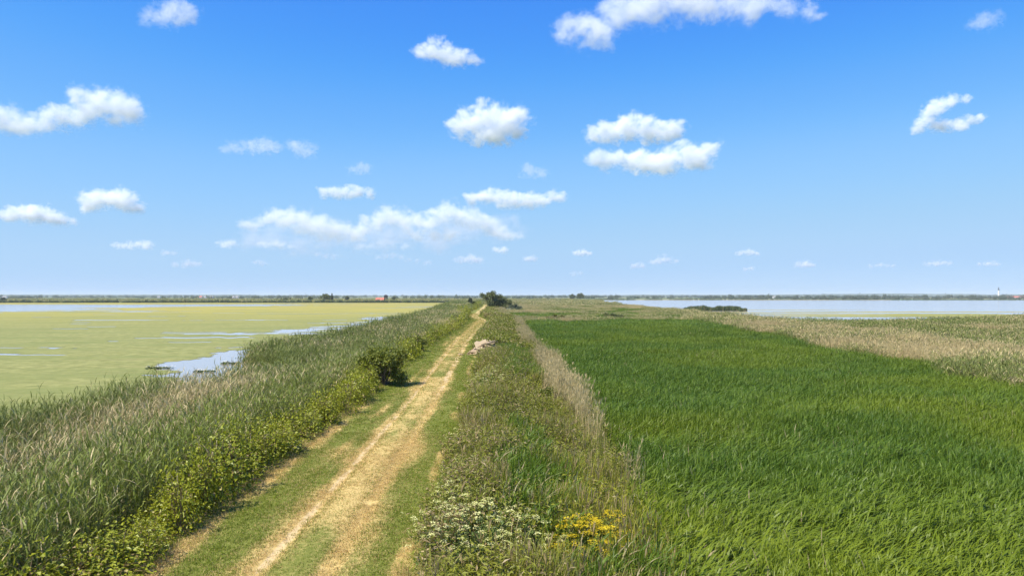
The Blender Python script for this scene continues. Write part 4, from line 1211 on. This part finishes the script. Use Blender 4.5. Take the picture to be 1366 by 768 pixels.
# white tower with a dark top
LD = 2600
t_ = empty('lighthouse', (farx(1332.3, LD), LD, -.6)); tag(t_, 'tall white tower with a dark lantern top behind the lakeside houses', 'tower')
def rings(name, prof, mat, n=16):
    V = []; F = []
    for r_, z_ in prof:
        for k in range(n): V.append((r_ * math.cos(2 * math.pi * k / n), r_ * math.sin(2 * math.pi * k / n), z_))
    for s_ in range(len(prof) - 1):
        for k in range(n): F.append((s_ * n + k, s_ * n + (k + 1) % n, (s_ + 1) * n + (k + 1) % n, (s_ + 1) * n + k))
    F.append(tuple(range((len(prof) - 1) * n, len(prof) * n)))
    return mesh_from(name, V, F, mat, smooth=False)
obj('shaft', rings('lighthouse_shaft', [(3.2, -1), (2.9, 8), (2.5, 20), (2.3, 27)], M['white_wall']), t_)
gl = obj('gallery', rings('lighthouse_gallery', [(2.3, 27), (3.3, 27.6), (3.3, 28.4), (1.9, 28.6)], M['dark_wood']), t_)
obj('lantern', rings('lighthouse_lantern', [(1.9, 28.6), (1.9, 33.5), (2.2, 33.7), (.9, 36), (.35, 36.4), (.3, 40)], plain('dark_lantern', (.10, .12, .14), .5, .1, 1)), t_)

# ------------------------------------------------------------------ haze over the flat land
V = [(x, y, z) for z in (-3.4, 48.0) for x, y in ((-15000, -400), (15000, -400), (15000, 15400), (-15000, 15400))]
me = mesh_from('haze', V, [(0, 3, 2, 1), (4, 5, 6, 7), (0, 1, 5, 4), (1, 2, 6, 5), (2, 3, 7, 6), (3, 0, 4, 7)], None)
t = NT('haze_air')
pv = t.n.new('ShaderNodeVolumePrincipled')
pv.inputs['Color'].default_value = (.86, .93, 1.0, 1); pv.inputs['Density'].default_value = 0.00008; pv.inputs['Anisotropy'].default_value = 0.0
t.l.new(pv.outputs[0], t.out.inputs['Volume'])
try: t.m.cycles.homogeneous_volume = True
except Exception: pass
me.materials.append(t.m)
tag(obj('haze', me), 'thin pale summer haze over the marsh and lakes', 'haze', kind='stuff')

# ------------------------------------------------------------------ clouds: real volumes high above the plain
def cloud_mat(name, sph, dens, rm, amp, flat, base):
    t = NT(name)
    p = t.coord('Object')
    oi = t.n.new('ShaderNodeObjectInfo')
    off = t.vmath('ADD', t.scale(p, (1, 1, 1.2)), t.scale(oi.outputs['Location'], (.013, .013, .013)))
    warp = t.noise(off, .5 / rm, 1, .5, col=True)
    pw = t.vmath('ADD', p, t.scale(t.vmath('SUBTRACT', warp, (.5, .5, .5)), (rm * 1.1, rm * 1.1, rm * .7)))
    n1 = t.noise(off, 1.0 / rm, 8, .68)
    acc = None
    for x, y, z, r in sph:
        d = t.vmath('LENGTH', t.scale(t.vmath('SUBTRACT', pw, (x, y, z)), (.72 / r, .8 / r, 1.0 / r)))
        v = t.math('SUBTRACT', 1.0, d)
        acc = v if acc is None else t.math('SMOOTH_MAX', acc, v, .45)
    f = t.math('ADD', acc, t.math('MULTIPLY', t.math('SUBTRACT', n1, .5), amp))
    n2 = t.noise(off, 4.2 / rm, 5, .6)
    f = t.math('ADD', f, t.math('MULTIPLY', t.math('SUBTRACT', n2, .5), .75))
    f = t.ramp(f, 0.08, 1.2)
    zc = t.sep(p)[2]
    f = t.math('MULTIPLY', f, t.ramp(zc, base, base + flat))
    dn = t.math('MULTIPLY', f, dens)
    pv = t.n.new('ShaderNodeVolumePrincipled')
    pv.inputs['Color'].default_value = (.975, .985, 1, 1); pv.inputs['Anisotropy'].default_value = -.1
    t.l.new(dn, pv.inputs['Density'])
    t.l.new(pv.outputs[0], t.out.inputs['Volume'])
    try: t.m.cycles.volume_step_rate = .4
    except Exception: pass
    return t.m
def cloud(sph, od, label, group=None, amp=1.5, rng=[0]):
    """sph: puffs given as the photo shows them (x, y, radius in photo pixels); od: how thick it looks"""
    rng[0] += 1
    xs = [s[0] for s in sph]; ys = [s[1] for s in sph]
    cx = (min(xs) + max(xs)) / 2
    yb = max(s[1] + s[2] * .75 for s in sph)
    D = min(820.0 * 1000 / max(12, 395 - yb), 17000.0)
    k = D / 1000.0                                   # metres for each unit of the cloud's own grid
    zb = CAM_H + (395 - yb) * k
    full = []
    for q, c in enumerate(sph):
        if q:
            b = sph[q - 1]; gap = math.hypot(c[0] - b[0], c[1] - b[1])
            if .55 * (b[2] + c[2]) < gap < 2.2 * (b[2] + c[2]):
                full.append(((b[0] + c[0]) / 2, (b[1] + c[1]) / 2, (b[2] + c[2]) * .47))
        full.append(c)
    sph = full
    P = []
    rr_ = random.Random(rng[0] * 7)
    for x, y, r in sph:
        r = r * .92
        P.append((x - cx, rr_.uniform(-.5, .5) * r, yb - y, r))
        if r > 11:
            for q in range(2):
                a = rr_.uniform(.2, 2.9)
                P.append((x - cx + r * .75 * math.cos(a), rr_.uniform(-.8, .2) * r, yb - y + r * .55 * math.sin(a), r * rr_.uniform(.4, .6)))
    bm = bmesh.new()
    for x, y, z, r in P:
        bmesh.ops.create_icosphere(bm, subdivisions=2, radius=r * 1.5, matrix=Matrix.Translation((x, y, z)) @ Matrix.Diagonal((1.2, 1.2, 1, 1)))
    me = bpy.data.meshes.new('cloud'); bm.to_mesh(me); bm.free()
    o = bpy.data.objects.new('cloud', me); COL.objects.link(o)
    md = o.modifiers.new('remesh', 'REMESH'); md.mode = 'VOXEL'; md.voxel_size = max(1.2, min(s[2] for s in sph) * .3)
    dg = bpy.context.evaluated_depsgraph_get()
    me2 = bpy.data.meshes.new_from_object(o.evaluated_get(dg))
    o.modifiers.clear(); o.data = me2
    rm = float(np.mean([s[2] for s in sph]))
    hgt = max(p_[2] + p_[3] for p_ in P)
    me2.materials.clear()
    me2.materials.append(cloud_mat('cloud_vapour', P, od * .85 / (rm * k), rm, amp * 1.95, .35 * rm, -.25 * rm))
    o.location = ((cx - 683) * k, D, zb); o.scale = (k, k, k)
    return tag(o, label, 'cloud', group)
cloud([(205, 22, 17), (232, 18, 22), (255, 20, 16)], 1.0, 'ragged thin cloud high above the lagoon, alone', amp=1.8)
cloud([(565, 72, 14), (582, 66, 17), (600, 74, 17), (622, 80, 13), (636, 82, 8)], 2.2, 'small high cloud over the track, above the plump white one')
cloud([(770, 45, 26), (795, 50, 26), (820, 20, 26), (860, 5, 32), (900, 0, 30), (940, 2, 30), (985, 8, 26), (1030, 5, 22), (1075, 12, 17), (1098, 20, 10)], 1.6, 'wide ragged cloud, highest of all, over the green marsh', amp=1.8)
cloud([(8, 160, 22), (28, 168, 20), (55, 165, 18), (68, 142, 8), (80, 152, 16), (88, 160, 20), (105, 150, 22), (130, 138, 28), (155, 145, 25), (168, 148, 16)], 2.6, 'long cloud high over the lagoon with a bright rounded end')
cloud([(615, 172, 18), (632, 160, 24), (655, 155, 25), (680, 160, 24), (660, 178, 22), (640, 182, 16), (692, 178, 13)], 4.0, 'plump bright white cloud high over the track')
cloud([(795, 183, 15), (815, 178, 19), (840, 170, 21), (850, 155, 11), (870, 178, 20), (900, 172, 16)], 3.4, 'upper bright puff of two stacked clouds over the green marsh')
cloud([(795, 213, 13), (825, 215, 18), (860, 218, 22), (890, 218, 21), (910, 200, 15), (930, 210, 22), (952, 195, 12)], 3.4, 'lower wider puff of two stacked clouds over the green marsh')
cloud([(1228, 170, 10), (1238, 158, 13), (1252, 142, 13), (1270, 134, 11), (1288, 133, 7), (1255, 168, 12), (1275, 168, 12), (1295, 160, 10), (1315, 155, 7)], 2.0, 'curled wispy cloud alone above the wide lake', amp=1.7)
cloud([(1308, 30, 13), (1325, 26, 14)], .45, 'faint cloud scrap high above the curled wispy cloud', amp=1.9)
cloud([(300, 196, 11), (325, 196, 13), (350, 195, 15), (370, 198, 10)], .6, 'faint long cloud veil above the wide cloud bank', amp=1.8)
cloud([(392, 195, 14), (405, 200, 15)], .7, 'faint rounded scrap at the end of the long cloud veil', amp=1.8)
cloud([(470, 226, 9), (487, 225, 11)], .5, 'faint tiny cloud above the small flat white cloud', amp=1.8)
cloud([(435, 258, 11), (452, 257, 12), (472, 257, 12), (490, 256, 10)], 2.2, 'small flat white cloud just above the wide cloud bank')
cloud([(10, 288, 12), (28, 285, 15), (50, 286, 16), (72, 291, 13), (92, 295, 9)], 3.0, 'white cloud low over the lagoon, longer of two neighbours')
cloud([(112, 276, 11), (128, 268, 17), (148, 264, 20), (168, 270, 17), (180, 276, 11)], 3.2, 'white domed cloud low over the lagoon beside a longer one')
cloud([(325, 300, 9), (345, 298, 12), (370, 290, 17), (395, 295, 20), (420, 303, 22), (445, 308, 18), (470, 312, 14), (495, 300, 16), (520, 290, 20), (545, 294, 18), (575, 298, 16), (600, 285, 19), (625, 292, 20), (650, 298, 17), (670, 312, 12), (690, 314, 9), (600, 312, 13), (560, 312, 12)], 1.7, 'wide heaped cloud bank low over the end of the track', amp=1.7)
cloud([(630, 266, 12), (650, 262, 14), (675, 267, 16), (700, 268, 15), (725, 267, 14), (748, 262, 11)], 2.8, 'flat bright cloud just above the right end of the cloud bank')
cloud([(340, 318, 22), (400, 322, 28), (460, 318, 30), (520, 312, 30), (580, 316, 30), (640, 308, 26), (690, 300, 20)], .6, 'broad thin hazy veil wrapped round the heaped cloud bank', amp=1.8)
cloud([(705, 228, 12), (722, 230, 11)], .5, 'faint scrap above the flat bright cloud', amp=1.8)
LG = 'small fair weather clouds low above the horizon'
LL = 'small white fair weather cloud low above the horizon'
for sph, od in (([(155, 328, 7), (175, 327, 9), (198, 326, 9)], 1.8), ([(220, 337, 6), (230, 337, 5)], .8), ([(235, 353, 6), (252, 351, 8), (265, 352, 5)], .9), ([(295, 326, 7), (308, 325, 9)], 1.5),
                ([(350, 326, 8), (370, 325, 9), (388, 328, 7)], 1.2), ([(615, 346, 8), (630, 345, 9), (640, 347, 6)], 1.4), ([(662, 333, 6), (672, 333, 7)], 1.8), ([(704, 345, 6), (712, 345, 6)], 1.6),
                ([(768, 337, 5), (778, 337, 6), (787, 338, 4)], 2.0), ([(845, 355, 5), (856, 354, 6)], 1.4), ([(872, 350, 6), (886, 346, 8), (902, 348, 5)], 1.4), ([(988, 338, 5), (999, 336, 6), (1010, 338, 5)], 1.6),
                ([(994, 359, 4), (1003, 358, 4)], 1.1), ([(1066, 353, 6), (1076, 352, 7), (1085, 354, 4)], 1.6), ([(1162, 355, 4), (1175, 354, 5), (1190, 354, 4)], .9), ([(1235, 352, 5), (1250, 351, 6), (1266, 351, 5)], 1.1),
                ([(1308, 352, 4), (1322, 351, 5), (1332, 352, 4)], 1.2), ([(340, 350, 5), (352, 351, 5)], .8), ([(505, 343, 6), (525, 340, 7), (545, 346, 6), (570, 350, 6)], .6), ([(425, 340, 6), (445, 342, 6)], .6), ([(765, 365, 5), (775, 364, 4)], .6), ([(480, 330, 8), (510, 326, 9), (540, 328, 8)], .7)):
    cloud(sph, od * .75, LL, LG)
